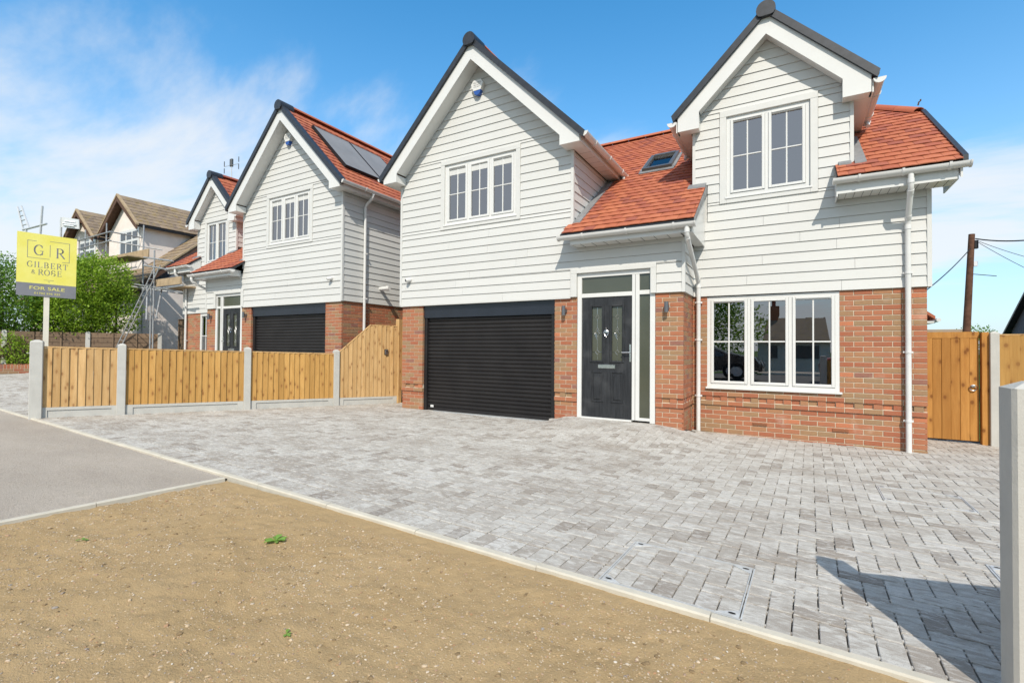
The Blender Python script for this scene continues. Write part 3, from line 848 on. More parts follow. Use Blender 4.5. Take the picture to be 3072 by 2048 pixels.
def window(par, x0, x1, z0, z1, y, lights, sill=True, opening=(0, -1), bars=(1, 1)):
    """casement window; front of frame at y (outside is -y)"""
    F = .055
    mb = MB()
    mb.box(x0, x0 + F, y, y + .07, z0, z1); mb.box(x1 - F, x1, y, y + .07, z0, z1)
    mb.box(x0 + F, x1 - F, y + .001, y + .07, z0, z0 + F); mb.box(x0 + F, x1 - F, y + .001, y + .07, z1 - F, z1)
    wl = (x1 - x0 - F * 2) / lights
    for k in range(1, lights): c = x0 + F + wl * k; mb.box(c - .022, c + .022, y + .002, y + .07, z0 + F, z1 - F)
    w_ = mb.build('window', 'upvc', par)
    ops = [o % lights for o in opening]
    for k in range(lights):
        a = x0 + F + wl * k + (.0 if k == 0 else .022); b = x0 + F + wl * (k + 1) - (.0 if k == lights - 1 else .022)
        s_ = .046; yo = y - .014; g = .003
        m2 = MB()
        for (p, q, r_, t_) in ((a + g, a + s_, z0 + F + g, z1 - F - g), (b - s_, b - g, z0 + F + g, z1 - F - g)): m2.cbox(p, q, yo, y + .045, r_, t_, .006)
        m2.cbox(a + s_, b - s_, yo + .001, y + .045, z0 + F + g, z0 + F + s_, .006); m2.cbox(a + s_, b - s_, yo + .001, y + .045, z1 - F - s_, z1 - F - g, .006)
        m2.build('sash', 'upvc', w_)
        ga, gb_, gz0, gz1 = a + s_, b - s_, z0 + F + s_, z1 - F - s_
        nx, nz = bars[0] + 1, bars[1] + 1
        for i in range(1, nx): c = ga + (gb_ - ga) * i / nx; m2 = MB(); m2.cbox(c - .011, c + .011, y + .004, y + .03, gz0, gz1, .005); m2.build('glazing_bar', 'upvc', w_)
        for j in range(1, nz): c = gz0 + (gz1 - gz0) * j / nz; m2 = MB(); m2.cbox(ga, gb_, y + .005, y + .029, c - .011, c + .011, .005); m2.build('glazing_bar', 'upvc', w_)
        for i in range(nx):
            for j in range(nz):
                p = ga + (gb_ - ga) * i / nx; q = ga + (gb_ - ga) * (i + 1) / nx; r_ = gz0 + (gz1 - gz0) * j / nz; t_ = gz0 + (gz1 - gz0) * (j + 1) / nz
                e = (hash((round(p, 2), round(r_, 2))) % 7 - 3) * .0005
                m2 = MB(); m2.poly([(p, y + .018 + e, r_), (q, y + .018 - e, r_), (q, y + .018 - e * .5, t_), (p, y + .018 + e * .5, t_)], [(0, 1, 2, 3)]); m2.build('pane', 'glass', w_)
        if k in ops:
            m2 = MB(); m2.cbox(a + .05, b - .05, yo - .012, yo, z1 - F - .03, z1 - F - .008, .004); m2.build('trickle_vent', 'upvc', w_)
            m2 = MB(); hx = a + .02 if k else b - .02
            hz = (z0 + z1) / 2 - .06; m2.box(hx - .008, hx + .008, y + .046, y + .07, hz, hz + .11); m2.build('window_handle', 'upvc', w_)
    if sill:
        m2 = MB(); m2.cbox(x0 - .02, x1 + .03, y - .045, y + .02, z0 - .035, z0 - .002, .006); m2.build('sill', 'upvc', w_)
    return w_
def trim_ring(par, x0, x1, z0, z1, y, wd, bot=True):
    mb = MB(); mb.cbox(x0, x1, y - .034, y + .01, z1 - wd, z1, .003); mb.build('window_trim', 'trim', par)
    mb = MB(); mb.cbox(x0, x0 + wd, y - .033, y + .01, z0, z1 - wd - .001, .003); mb.build('window_trim', 'trim', par); mb = MB(); mb.cbox(x1 - wd, x1, y - .033, y + .01, z0, z1 - wd - .001, .003); mb.build('window_trim', 'trim', par)
    if bot: mb = MB(); mb.cbox(x0 + wd + .001, x1 - wd - .001, y - .032, y + .01, z0, z0 + wd, .003); mb.build('window_trim', 'trim', par)

def gable_front(par, xc, hw, zr, y, yw, over_half, boxz, wallhalf):
    """verge, barge boards, eaves boxes and soffit of one front gable.  zr: tile plane apex; y: barge front, yw: wall face"""
    def vee(t, b, half_t, half_b):   # sloped band polygons (left and right) between z=t-|dx| and z=b-|dx|
        return [(xc - half_t, t - half_t), (xc, t), (xc, b), (xc - half_b, b - half_b)], [(xc, b), (xc, t), (xc + half_t, t - half_t), (xc + half_b, b - half_b)]
    l, r_ = vee(zr + .06, zr - .08, over_half + .03, over_half + .0)
    for p in (l, r_):
        mb = MB(); mb.prismY(p[::-1] if p is l else p[::-1], y - .045, y + .05); mb.build('verge_trim', 'black_verge', par, fix=True)
    # thin tile-edge cover running back on the slope
    for s in (-1, 1):
        mb = MB(); h = over_half + .03
        mb.prismY([(xc, zr + .062), (xc + s * h, zr + .062 - h), (xc + s * h, zr + .045 - h), (xc, zr + .045)], y + .05, y + .11); mb.build('verge_trim', 'black_verge', par, fix=True)
    mb = MB(); n = 18
    cz = zr - .035; rr = .135
    cp = [(xc + math.cos(t) * rr, cz + max(math.sin(t), -.72) * rr * 1.02) for t in [2 * math.pi * k / n for k in range(n)]]
    mb.prismY(cp, y - .075, y + .30); mb.build('ridge_end_cap', 'black_verge', par, smooth=True, fix=True)
    bt, bb = zr - .075, zr - .378
    ih = wallhalf - .11
    for s in (-1, 1):
        oh = over_half - .07
        ps = [(xc, bb), (xc, bt), (xc + s * oh, bt - oh), (xc + s * oh, boxz), (xc + s * ih, boxz), (xc + s * ih, bb - ih)]
        mb = MB(); mb.prismY(ps, y, y + .02); mb.build('barge_board', 'upvc', par, fix=True)
        # eaves box behind the barge foot
        mb = MB(); mb.prismY([(xc + s * (oh - .012), boxz + .004), (xc + s * (wallhalf - .105), boxz + .004), (xc + s * (wallhalf - .105), bb - ih - .01), (xc + s * (oh - .012), bt - oh - .03)], y + .021, yw - .028); mb.build('eaves_box', 'upvc', par, fix=True)
        # sloping soffit
        a, b = bb + .02, bb + .055
        mb = MB(); hh = ih + .0
        mb.prismY([(xc, a), (xc, b), (xc + s * hh, b - hh), (xc + s * hh, a - hh)], y + .021, yw - .026); mb.build('gable_soffit', 'upvc', par, fix=True)

def make_house(name, label, main):
    H = thing(name, label, 'house', T((4.4, 4.3, 0)))
    # ---------------- ground floor brick walls
    bf = .015; bb_ = .862; zb = -.40
    GX0, GX1 = .583, 3.606; DRX0, DRX1 = 4.03, 5.362
    BW = (6.012, 7.842, .655, 2.14)
    wins = {'bay': BW}
    mb = MB()
    wall_holes(mb, .05, 5.76, zb, ZC, bf + .032, .30, [(GX0 - .004, GX1 + .004, -1, 3), (DRX0 - .003, DRX1 + .003, -1, 3)])
    mb.box(5.50, 5.755, .30, .95, zb, ZC)
    wall_holes(mb, 5.76, 8.81, zb, ZC, bb_ + .032, 1.15, [(BW[0], BW[1], BW[2], 3)])
    mb.box(8.55, 8.808, 1.15, YE, zb, ZC); mb.box(.052, .30, .30, YE, zb, ZC); mb.box(.30, 8.55, YE - .3, YE - .012, zb, ZC)
    wall = mb.build('brick_wall', 'mortar', H)
    # pointing just behind the faces
    for zm, zt, q in ((ZC - 22 * .075, ZC, 0), (ZC - 24 * .075, ZC - 23 * .075, 0), (zb, ZC - 24 * .075 - .004, .02)):
        for a, b in ((.022 + q, GX0 - .007), (GX1 + .007, DRX0 - .006), (DRX1 + .006, 5.783 - q)):
            mb = MB(); mb.box(a, b, bf + .006 + q, bf + .031 + q, zm, zt); mb.build('pointing', 'mortar', wall)
        mb = MB(); wall_holes(mb, 5.787, 8.838 - q, zm, zt, bb_ + .006 + q, bb_ + .031 + q, [(BW[0], BW[1], BW[2], 3)]); mb.build('pointing', 'mortar', wall)
        for a, b, c in ((5.74, 5.7815 - q, bb_), (8.79, 8.833 - q, YE), (.027 + q, .07, YE)):
            mb = MB(); mb.box(a, b, (bf if b < 8 else bb_) + .032, c, zm, zt); mb.build('pointing', 'mortar', wall)
    bl = []
    bl += bricks_for(bf, .02, GX0, ZC, zb); bl += bricks_for(bf, GX1, DRX0, ZC, zb, shift=1); bl += bricks_for(bf, DRX1, 5.787, ZC, zb)
    bl += bricks_for(5.787, bf + .06, bb_, ZC, zb, axis='x', sgn=1, shift=1)
    bl += bricks_for(bb_, 5.7695, 8.84, ZC, zb, holes=[(BW[0], BW[1], BW[2] - .04, 3)])
    bl += bricks_for(8.84, bb_ + .06, YE, ZC, zb, axis='x', sgn=1); bl += bricks_for(.02, bf + .06, YE, ZC, zb, axis='x', sgn=-1, shift=1)
    lay_bricks(wall, bl)
    for ax in (6.69, 7.75) if main else ():
        mb = MB(); mb.box(ax, ax + .205, bb_ + .012, bb_ + .03, .068, .113)
        ab = mb.build('air_brick', 'brick', wall)
        for k in range(5): m2 = MB(); m2.box(ax + .004, ax + .201, bb_ + .004, bb_ + .013, .070 + k * .009, .0745 + k * .009); m2.build('grille_bar', 'brick', ab)
    # ---------------- cladding
    WW = (1.058, 2.908, 3.645, 5.05); DW = (6.205, 7.577, 3.663, 5.19); DT = (3.92, 5.381, 2.0, 2.634)
    mb = MB()
    wall_holes(mb, .03, WX - .03, ZC + .004, 4.74, .012, .2, [(WW[0] + .08, WW[1] - .08, WW[2] + .08, WW[3] - .08), (DT[0] + .06, 9, 0, DT[3] - .05)])
    wall_holes(mb, WX - .03, 5.76, ZC + .004, 3.04, .012, .2, [(DT[0] + .06, DT[1] - .06, 0, DT[3] - .05)])
    mb.prismY([(.1, 4.74), (WX - .1, 4.74), (WC, 6.72)], .012, .2)
    WHOLE = (WW[0] + .08, WW[1] - .08, WW[2] + .08, WW[3] - .08)
    cl = MB()
    wall_holes(cl, 5.83, 8.83, ZC + .004, 3.56, YB + .012, YB + .2, [])
    wall_holes(cl, 5.85, 7.96, 3.56, 4.95, YB + .012, YB + .2, [(DW[0] + .08, DW[1] - .08, DW[2] + .08, 9)])
    wall_holes(cl, 5.85, 7.96, 4.95, 5.06, YB + .012, YB + .2, [(DW[0] + .08, DW[1] - .08, DW[2] + .08, 9)])
    cl.box(5.85, DW[0] + .08, YB + .012, YB + .2, 5.06, 5.10); cl.box(DW[1] - .08, 7.96, YB + .012, YB + .2, 5.06, 5.10)
    cl.prismY([(DC - .95, 5.105), (DC + .95, 5.105), (DC, 6.12)], YB + .012, YB + .2)
    mb.v += [] ; n0 = len(mb.v); mb.v += cl.v; mb.f += [tuple(n0 + i for i in f) for f in cl.f]
    # side and rear walls behind the boards
    mb.box(.012, .2, .2, YE - .1, ZC + .004, 4.72); mb.box(WX - .2, WX - .012, .2, YE - .1, 2.9, 4.72)
    mb.box(5.60, 5.772, .2, YB, ZC + .004, 2.98)
    mb.box(8.66, 8.846, YB + .2, YE - .1, ZC + .004, 3.42)
    mb.prismX([(YB + .05, 3.45), (YE - .1, 3.45), (YE - .25, 3.45), (RY + 2.1, 5.0), (RY - 2.1, 5.0), (1.0, 3.95)], 8.70, 8.846)
    mb.box(5.822, 5.98, YB + .2, 3.2, 3.6, 4.95); mb.box(7.82, 7.978, YB + .2, 3.2, 3.6, 4.95)
    mb.box(.2, 8.66, YE - .2, YE - .1, ZC + .004, 3.45); mb.prismY([(.1, 3.4), (WX - .1, 3.4), (WX - .1, 4.8), (WC, 6.75), (.1, 4.8)], YE - .2, YE - .1)
    clad = mb.build('cladding', 'trim', H, fix=True)
    boards(clad, ZC, ZC + 6 * BP, lambda z: (.0, 5.787), 0, holes=[DT])
    boards(clad, ZC + 6 * BP, 6.80, lambda z: (WC - min(1.97, 6.80 - z), WC + min(1.97, 6.80 - z)) if 6.80 - z > .04 else None, 0, holes=[WW])
    boards(clad, ZC, ZC + 8 * BP, lambda z: (5.80, XR), YB)
    boards(clad, ZC + 8 * BP, ZC + 9 * BP, lambda z: (6.02, XR), YB)
    boards(clad, ZC + 9 * BP, ZC + 12 * BP, lambda z: (6.02, 7.80 + 0 * z), YB, holes=[DW])
    boards(clad, ZC + 12 * BP, 6.24, lambda z: (DC - min(1.085, 6.24 - z), DC + min(1.095, 6.24 - z)) if 6.24 - z > .04 else None, YB, holes=[DW])
    boards(clad, ZC, 2.99, lambda z: (0, YB), 5.787, axis='x', sgn=1)
    def lim_side(z): return (0.0, 2.45) if z > roofz(2.3) else (0.0, max(.02, (z - RZ0) / RS + .05)) if z > RZ0 + .02 else (0., .02)
    boards(clad, 3.45, 4.715, lim_side, WX, axis='x', sgn=1)
    boards(clad, ZC, 4.715, lambda z: (0.0, YE - .1), 0, axis='x', sgn=-1)
    boards(clad, ZC, 3.42, lambda z: (YB, YE - .1), XR, axis='x', sgn=1)
    boards(clad, 3.42, 5.0, lambda z: (max(YB, (z - RZ0) / RS + .1), 2 * RY - (z - RZ0) / RS - .1), XR, axis='x', sgn=1)
    for dx, sg in ((DX0, -1), (DX1, 1)): boards(clad, 3.95, 4.93, lambda z: (YB, (z - RZ0) / RS), dx, axis='x', sgn=sg)
    # corner posts
    def corner(x, y, z0, z1, a=-.030, b=.018):
        c_ = MB(); c_.box(x[0], x[1], y[0], y[1], z0, z1); c_.build('corner_trim', 'trim', clad)
    corner((-.030, .022), (-.030, .02), ZC - .004, 4.71); corner((WX - .022, WX + .030), (-.030, .02), 3.20, 4.71)
    corner((5.770, 5.817), (-.030, .02), ZC - .004, 2.994); corner((XR - .02, XR + .03), (YB - .030, YB + .02), ZC - .004, 3.492)
    corner((DX0 - .03, DX0 + .016), (YB - .03, YB + .02), 4.00, 4.92); corner((DX1 - .016, DX1 + .03), (YB - .03, YB + .02), 4.00, 4.92)
    # drip skirts under the lowest boards
    c_ = MB(); c_.box(.0, DT[0] + .0, -.030, .05, ZC - .022, ZC - .002); c_.build('drip_trim', 'trim', clad)
    # ---------------- windows
    trim_ring(H, *WW, 0, .092); window(H, 1.152, 2.814, 3.742, 4.956, .0 + .0, 3)
    trim_ring(H, *DW, YB, .10); window(H, 6.306, 7.474, 3.765, 5.088, YB, 2)
    window(H, BW[0], BW[1], BW[2], BW[3] , YB + .012, 3)
    room(H, .3, 3.6, .21, 2.9, 5.2, 3.0, curtain=(1.16, 1.42)); room(H, 6.0, 7.8, YB + .21, 3.2, 5.12, 2.2); room(H, 5.95, 8.5, YB + .29, .1, 2.4, 3.4)
    # ---------------- garage door
    G = MB(); yg = .125
    G.box(GX0, GX0 + .075, yg - .055, yg + .04, -.06, 1.875)
    gd = G.build('garage_door', 'roller_slat', H)
    mb = MB(); mb.box(GX1 - .085, GX1, yg - .055, yg + .04, -.06, 1.875); mb.build('guide_rail', 'roller_slat', gd)
    mb = MB(); mb.cbox(GX0, GX1, yg - .075, yg + .15, 1.878, 2.15, .004); hb = mb.build('header_box', 'header_blue', gd)
    mb = MB(); mb.box(GX0, GX1, yg - .082, yg - .075, 2.045, 2.15); mb.build('header_lip', 'header_blue', gd)
    sp = .0765; z = 1.875; k = 0
    while z > .02:
        h0 = z - sp; prof = []
        pr_ = [(0, .002), (.012, .010), (.014, .030), (.010, .052), (.001, .064), (-.006, .069), (-.006, .0765)]
        mb = MB(); mb.extr([(a, sp - b) for a, b in pr_] + [(-.022, 0), (-.022, sp)], (GX0 + .07, yg, h0), (GX1 - .08, yg, h0), (0, -1, 0), (0, 0, 1)); mb.build('slat', 'roller_slat', gd, fix=True)
        z -= sp; k += 1
    mb = MB(); mb.box(GX0 + .07, GX1 - .08, yg - .02, yg + .03, -.045, z - .002); mb.build('bottom_bar', 'roller_slat', gd)
    mb = MB(); mb.box(GX0 + .15, GX0 + .23, yg - .0165, yg - .0145, .035, .082); mb.build('maker_label', 'upvc', gd)
    mb = MB(); mb.box(GX0 - .02, GX1 - .03, .02, yg + .1, -.10, -.030); mb.build('threshold_strip', 'galv', gd)
    # ---------------- front door
    yd = .035; DB = .083
    mb = MB(); F0, F1 = 4.035, 5.357
    mb.cbox(F0, 4.112, yd - .02, yd + .06, DB, 2.555, .005); mb.cbox(5.275, F1, yd - .02, yd + .06, DB, 2.555, .005); mb.cbox(4.112, 5.275, yd - .0195, yd + .06, 2.478, 2.555, .005)
    mb.cbox(4.985, 5.105, yd - .019, yd + .06, DB + .03, 2.478, .005); mb.cbox(4.112, 4.985, yd - .0185, yd + .06, 2.135, 2.205, .005)
    mb.cbox(5.105, 5.275, yd - .0185, yd + .06, 2.145, 2.215, .005); mb.cbox(5.105, 5.275, yd - .0185, yd + .06, DB + .03, .16, .004)
    mb.cbox(4.112, 4.985, yd - .05, yd + .06, DB + .002, .115, .004)
    dr = mb.build('front_door', 'upvc', H)
    for a in ((4.112, 4.985, 2.205, 2.478), (5.105, 5.275, 2.215, 2.478), (5.105, 5.275, .16, 2.145)):
        mb = MB(); mb.box(a[0], a[1], yd + .012, yd + .022, a[2], a[3]); mb.build('side_glass', 'obscure_glass', dr)
    mb = MB(); mb.box(5.038, 5.043, yd - .021, yd - .018, DB + .03, 2.478); mb.build('frame_joint', 'rubber', dr)
    mb = MB(); gl = [(4.296, 4.474, 1.07, 1.968), (4.644, 4.820, 1.07, 1.968)]
    wall_holes(mb, 4.12, 4.978, .118, 2.13, yd, yd + .044, gl)
    lf = mb.build('door_leaf', 'door_anthracite', dr)
    for g_ in gl:
        m2 = MB(); e = .035
        for (a, b, c, d) in ((g_[0] - e, g_[0], g_[2] - e, g_[3] + e), (g_[1], g_[1] + e, g_[2] - e, g_[3] + e), (g_[0], g_[1], g_[2] - e, g_[2]), (g_[0], g_[1], g_[3], g_[3] + e)): m2.cbox(a, b, yd - .016, yd, c, d, .009)
        m2.build('glass_bead', 'door_anthracite', lf)
        m2 = MB(); m2.box(g_[0], g_[1], yd + .018, yd + .024, g_[2], g_[3]); m2.build('door_glass', 'obscure_glass', lf)
        m2 = MB(); cx_ = (g_[0] + g_[1]) / 2; t = .0022; yl = yd + .0165
        def ln(p, q, r_=.0028): m2.tube([(p[0], yl, p[1]), (q[0], yl, q[1])], r_, 4)
        zc_ = 1.525
        for z_ in (1.21, 1.525, 1.80):
            ln((g_[0], z_), (cx_ - .03, z_)); ln((cx_ + .03, z_), (g_[1], z_))
        ln((cx_, 1.968), (cx_, 1.84)); ln((cx_, 1.76), (cx_, 1.63)); ln((cx_, 1.42), (cx_, 1.25)); ln((cx_, 1.17), (cx_, 1.07))
        for z_ in (1.21, 1.80):
            for a, b in (((-.035, 0), (0, .04)), ((0, .04), (.035, 0)), ((.035, 0), (0, -.04)), ((0, -.04), (-.035, 0))): ln((cx_ + a[0], z_ + a[1]), (cx_ + b[0], z_ + b[1]))
        for s_ in (1, .55):
            for a, b in (((-.05, 0), (0, .105)), ((0, .105), (.05, 0)), ((.05, 0), (0, -.105)), ((0, -.105), (-.05, 0))): ln((cx_ + a[0] * s_, zc_ + a[1] * s_), (cx_ + b[0] * s_, zc_ + b[1] * s_))
        m2.build('lead_came', 'chrome', lf)
    for (a, b, c, d) in ((4.285, 4.505, .37, .89), (4.625, 4.850, .37, .89)):
        m2 = MB(); e = .028
        for q in ((a, a + e, c, d), (b - e, b, c, d), (a + e, b - e, c, c + e), (a + e, b - e, d - e, d)): m2.cbox(q[0], q[1], yd - .011, yd, q[2], q[3], .008)
        m2.cbox(a + .045, b - .045, yd - .012, yd, c + .045, d - .045, .011); m2.build('moulded_panel', 'door_anthracite', lf)
    m2 = MB(); m2.cbox(4.405, 4.703, yd - .014, yd, .938, 1.006, .006); m2.build('letter_plate', 'chrome', lf)
    m2 = MB(); kx, kz = 4.556, 1.535
    m2.tube([(kx, yd - .022, kz + .02), (kx, yd, kz + .02)], .022, 12); m2.tube([(kx, yd - .03, kz + .09), (kx, yd - .012, kz + .045)], .008, 8); m2.tube([(kx, yd - .03, kz - .08), (kx, yd - .012, kz - .045)], .007, 8)
    m2.tube([(kx + math.cos(t) * .036, yd - .03, kz - .005 + math.sin(t) * .045) for t in [2 * math.pi * q / 16 for q in range(17)]], .008, 6); m2.build('knocker', 'chrome', lf, smooth=True)
    m2 = MB(); hx = 4.955; m2.cbox(hx - .016, hx + .016, yd - .012, yd, 1.055, 1.345, .005); m2.tube([(hx, yd - .012, 1.21), (hx, yd - .052, 1.21), (hx - .03, yd - .058, 1.21), (hx - .125, yd - .056, 1.208)], .010, 8); m2.tube([(hx, yd - .018, 1.115), (hx, yd - .01, 1.115)], .014, 10)
    m2.build('lever_handle', 'chrome', lf, smooth=True)
    # trim board round the door opening
    mb = MB(); mb.cbox(DT[0], DT[1], -.034, .02, 2.556, DT[3], .003); mb.cbox(DT[0], 4.034, -.034, .02, ZC, 2.555, .003); mb.cbox(5.292, DT[1], -.034, .02, ZC, 2.555, .003); mb.build('door_trim', 'trim', H)
    mb = MB(); mb.box(4.034, 5.358, .096, .32, DB - .1, 2.6); mb.build('door_backing', 'dark_hole', H)
    mb = MB(); mb.box(GX0, GX1, .29, .31, -.1, 2.15); mb.build('garage_backing', 'dark_hole', H)
    # ---------------- main roof
    xl, xr = 3.87, 9.13; hx = 7.54
    ye0, ye1 = -.36, .42
    def P(x, y): return (x, y, roofz(y))
    dn = lambda q: [(x, y, z - .002) for x, y, z in q]
    roof = slab(H, 'roof', 'black_verge', dn([P(xl, ye0), P(6.0, ye0), P(6.0, YB - .03), P(5.86, YB - .03), P(5.86, RY), P(xl, RY)]), .05)
    slab(roof, 'roof_deck', 'black_verge', dn([P(7.77, ye1), P(xr, ye1), P(xr, 2.58), P(7.94, 4.2), P(7.94, YB - .03), P(7.77, YB - .03)]), .05)
    slab(roof, 'roof_deck', 'black_verge', dn([P(5.86, 3.7), P(7.94, 3.7), P(7.94, 4.2), P(hx, RY), P(5.86, RY)]), .05)
    yb2 = 2 * RY - ye1
    slab(H, 'rear_roof', 'roof_tile', [P(.2, RY), P(hx, RY), P(xr, 2 * RY - 2.58), P(xr, yb2), P(.2, yb2)], .07)
    slab(H, 'hip_end', 'roof_tile', [(xr, 2.58, roofz(2.58)), (xr, 2 * RY - 2.58, roofz(2.58)), (hx, RY, RZ)], .05)
    def spans(y):
        z = roofz(y)
        lo = xl if y < 0 else WX + .02 if y < 2.15 else WC + (WR - z) + .02
        hi = 6.0 if y < ye1 - .02 else xr - .02
        if y > 2.58: hi = xr - (y - 2.58) * (xr - hx) / (RY - 2.58)
        if y < ye1 - .02: return [(lo, hi)]
        if y < YB - .02: return [(lo, 6.0), (7.79, hi)]
        half = 1.115 if z < DR - 1.385 else DR - z
        if half < .05: return [(lo, hi)]
        return [q for q in ((lo, DC - half), (DC + half, hi)) if q[1] - q[0] > .03]
    sdir = Vector((0, 1, RS)).normalized()
    tiles(roof, P(2.4, ye0), (1, 0, 0), sdir, xr - 2.4, (RY - ye0) / sdir.y - .02, lambda x, y: True, 300 if main else 60, spans=spans)
    slab(roof, 'roof_deck', 'black_verge', dn([P(2.6, 2.6), P(xl - .002, 2.6), P(xl - .002, RY), P(2.6, RY)]), .05)
    # ridge and hip tiles
    def ridge_run(p0, p1, n, mat='roof_tile', rad=.115, par=roof, drop=.045):
        p0 = Vector(p0); p1 = Vector(p1); d = (p1 - p0).normalized(); u = d.cross(Vector((0, 0, 1))).normalized(); v = u.cross(d)
        prof = [(math.cos(t) * rad, math.sin(t) * rad * .75) for t in [math.pi * k / 8 for k in range(9)]] + [(math.cos(t) * (rad - .014), math.sin(t) * (rad - .014) * .75) for t in [math.pi - math.pi * k / 8 for k in range(9)]]
        for k in range(n):
            a = p0 + (p1 - p0) * (k / n) + d * .003; b = p0 + (p1 - p0) * ((k + 1) / n) - d * .003
            mb = MB(); mb.extr(prof, a - v * drop, b - v * drop, u, v); mb.build('ridge_tile', mat, par, smooth=True, fix=True)
    ridge_run((2.6, RY, RZ + .05), (hx, RY, RZ + .05), 11)
    ridge_run((hx, RY, RZ + .05), (xr - .03, 2.62, roofz(2.62) + .05), 7)
    q = (xr - .05, 2.66, roofz(2.66) + .12); mb = MB(); mb.tube([q, (q[0] + .01, q[1] - .01, q[2] + .05), (q[0] + .03, q[1] - .02, q[2] + .06), (q[0] + .03, q[1] - .02, q[2] + .085)], .012, 6); mb.build('hip_iron', 'bargewood', roof)
    # right hand verge, eaves trims
    for a, b, xx in ((ye1 - .02, 2.60, xr),):
        mb = MB(); mb.prismX([(a, roofz(a) - .07), (b, roofz(b) - .07), (b, roofz(b) + .055), (a, roofz(a) + .055)], xx - .02, xx + .035); mb.build('verge_trim', 'black_verge', H, fix=True)
    mb = MB(); a, b = .45, 2.6; mb.prismX([(a, roofz(a) - .25), (b, roofz(b) - .25), (b, roofz(b) - .07), (a, roofz(a) - .07)], xr - .03, xr - .008); mb.build('barge_board', 'upvc', H, fix=True)
    mb = MB(); mb.prismX([(ye0 + .02, 3.12), (YB, 4.0 - .12), (YB, 4.02), (ye0 + .02, 3.19)], 5.998, 6.012); mb.build('verge_flashing', 'lead', H, fix=True)
    mb = MB(); mb.prismX([(-.33, 2.985), (YB - .03, 2.985), (YB - .03, 3.93), (-.33, 3.10)], 5.955, 5.975); mb.build('porch_end_board', 'upvc', H, fix=True)
    mb = MB(); a, b = .52, 2.6; mb.prismX([(a, roofz(a) - .23), (b, roofz(b) - .23), (b, roofz(b) - .215), (a, roofz(a) - .215)], XR + .032, xr - .031); mb.build('gable_soffit', 'upvc', H, fix=True)
    # fascia + soffit: porch and right bay
    mb = MB(); mb.box(4.05, 5.954, -.318, -.30, 2.992, 3.13); mb.build('fascia', 'upvc', H)
    mb = MB(); mb.box(4.052, 5.80, -.30, -.028, 2.996, 3.008); mb.box(5.818, 5.954, -.30, YB - .03, 2.997, 3.009); sf = mb.build('soffit', 'upvc', H)
    mb = MB(); mb.box(4.035, 4.05, -.318, -.028, 2.985, 3.15); mb.build('eaves_end', 'upvc', H)
    mb = MB(); mb.box(7.80, 9.09, .495, .515, 3.49, 3.68); mb.build('fascia', 'upvc', H)
    mb = MB(); mb.box(7.815, 9.075, .516, YB - .028, 3.494, 3.506); s2 = mb.build('soffit', 'upvc', H)
    mb = MB(); mb.prismX([(.4955, 3.455), (YB - .032, 3.455), (YB - .032, 3.98), (.4955, 3.70)], 7.783, 7.800); mb.prismX([(.4955, 3.485), (YB + .3, 3.485), (YB + .3, 4.1), (.4955, 3.70)], 9.076, 9.092); mb.build('eaves_end', 'upvc', H, fix=True)
    for k in range(9): mb = MB(); xx = 4.2 + k * .2; mb.box(xx, xx + .004, -.298, -.03, 2.992, 2.997); mb.build('soffit_joint', 'ink', sf)
    for k in range(12): mb = MB(); xx = 7.9 + k * .1; mb.box(xx, xx + .003, .518, YB - .03, 3.490, 3.4945); mb.build('soffit_joint', 'ink', s2)
    gutter(H, (3.86, -.375, 3.13), (6.01, -.375, 3.12), (0, -1, 0), 3); gutter(H, (7.755, .435, 3.685), (9.18, .435, 3.675), (0, -1, 0), 3)
    g0 = -.11
    downpipe(H, [(5.905, -.375, 3.08), (5.905, -.375, 2.93), (5.885, .79, 2.40), (5.885, .79, g0)], clips=[(5.885, .79, 2.05), (5.885, .79, 1.43), (5.885, .79, .50)])
    downpipe(H, [(8.60, .435, 3.62), (8.60, .435, 3.45), (8.625, .795, 3.06), (8.625, .795, -.15)], clips=[(8.625, .795, 2.35), (8.625, .795, 1.25), (8.625, .795, .30)])
    # step flashing where the main roof meets the wing and the dormer
    def flash(x0, x1, y0, y1):
        mb = MB(); q = [(x0, y0, roofz(y0) + .05), (x1, y0, roofz(y0) + .05), (x1, y1, roofz(y1) + .05), (x0, y1, roofz(y1) + .05)]
        mb.poly(q + [(a, b, c - .05) for a, b, c in q], [(0, 1, 2, 3), (0, 4, 5, 1), (1, 5, 6, 2), (2, 6, 7, 3), (3, 7, 4, 0)]); mb.build('flashing', 'lead', H, fix=True)
    flash(WX + .026, WX + .16, -.05, 2.2); flash(7.83, 7.985, YB - .10, YB + .0); flash(DX1 + .034, DX1 + .17, YB - .12, 1.85); flash(5.72, 6.0, YB - .16, YB - .01)
    # ---------------- wing roof
    wo = 2.29; yf = -.32; yk = YE + .25
    dk = slab(H, 'wing_roof', 'roof_tile', [(WC - wo, yf + .05, WR - wo), (WC, yf + .05, WR), (WC, yk, WR), (WC - wo, yk, WR - wo)], .06)
    dk2 = slab(H, 'wing_roof', 'roof_tile', [(WC, yf + .05, WR), (WC + wo, yf + .05, WR - wo), (WC + wo, yk, WR - wo), (WC, yk, WR)], .06)
    h = math.sqrt(.5)
    if main: tiles(dk2, (WC + wo, yf + .1, WR - wo), (0, 1, 0), (-h, 0, h), yk - yf - .1, wo / h, lambda x, y: True, 0)
    else: tiles(dk, (WC - wo, yf + .1, WR - wo), (0, 1, 0), (h, 0, h), yk - yf - .1, wo / h, lambda x, y: True, 240)
    ridge_run((WC, yf + .06, WR + .05), (WC, yk, WR + .05), 20, par=dk)
    gable_front(H, WC, wo, WR, yf, 0, wo, 4.712, 1.97)
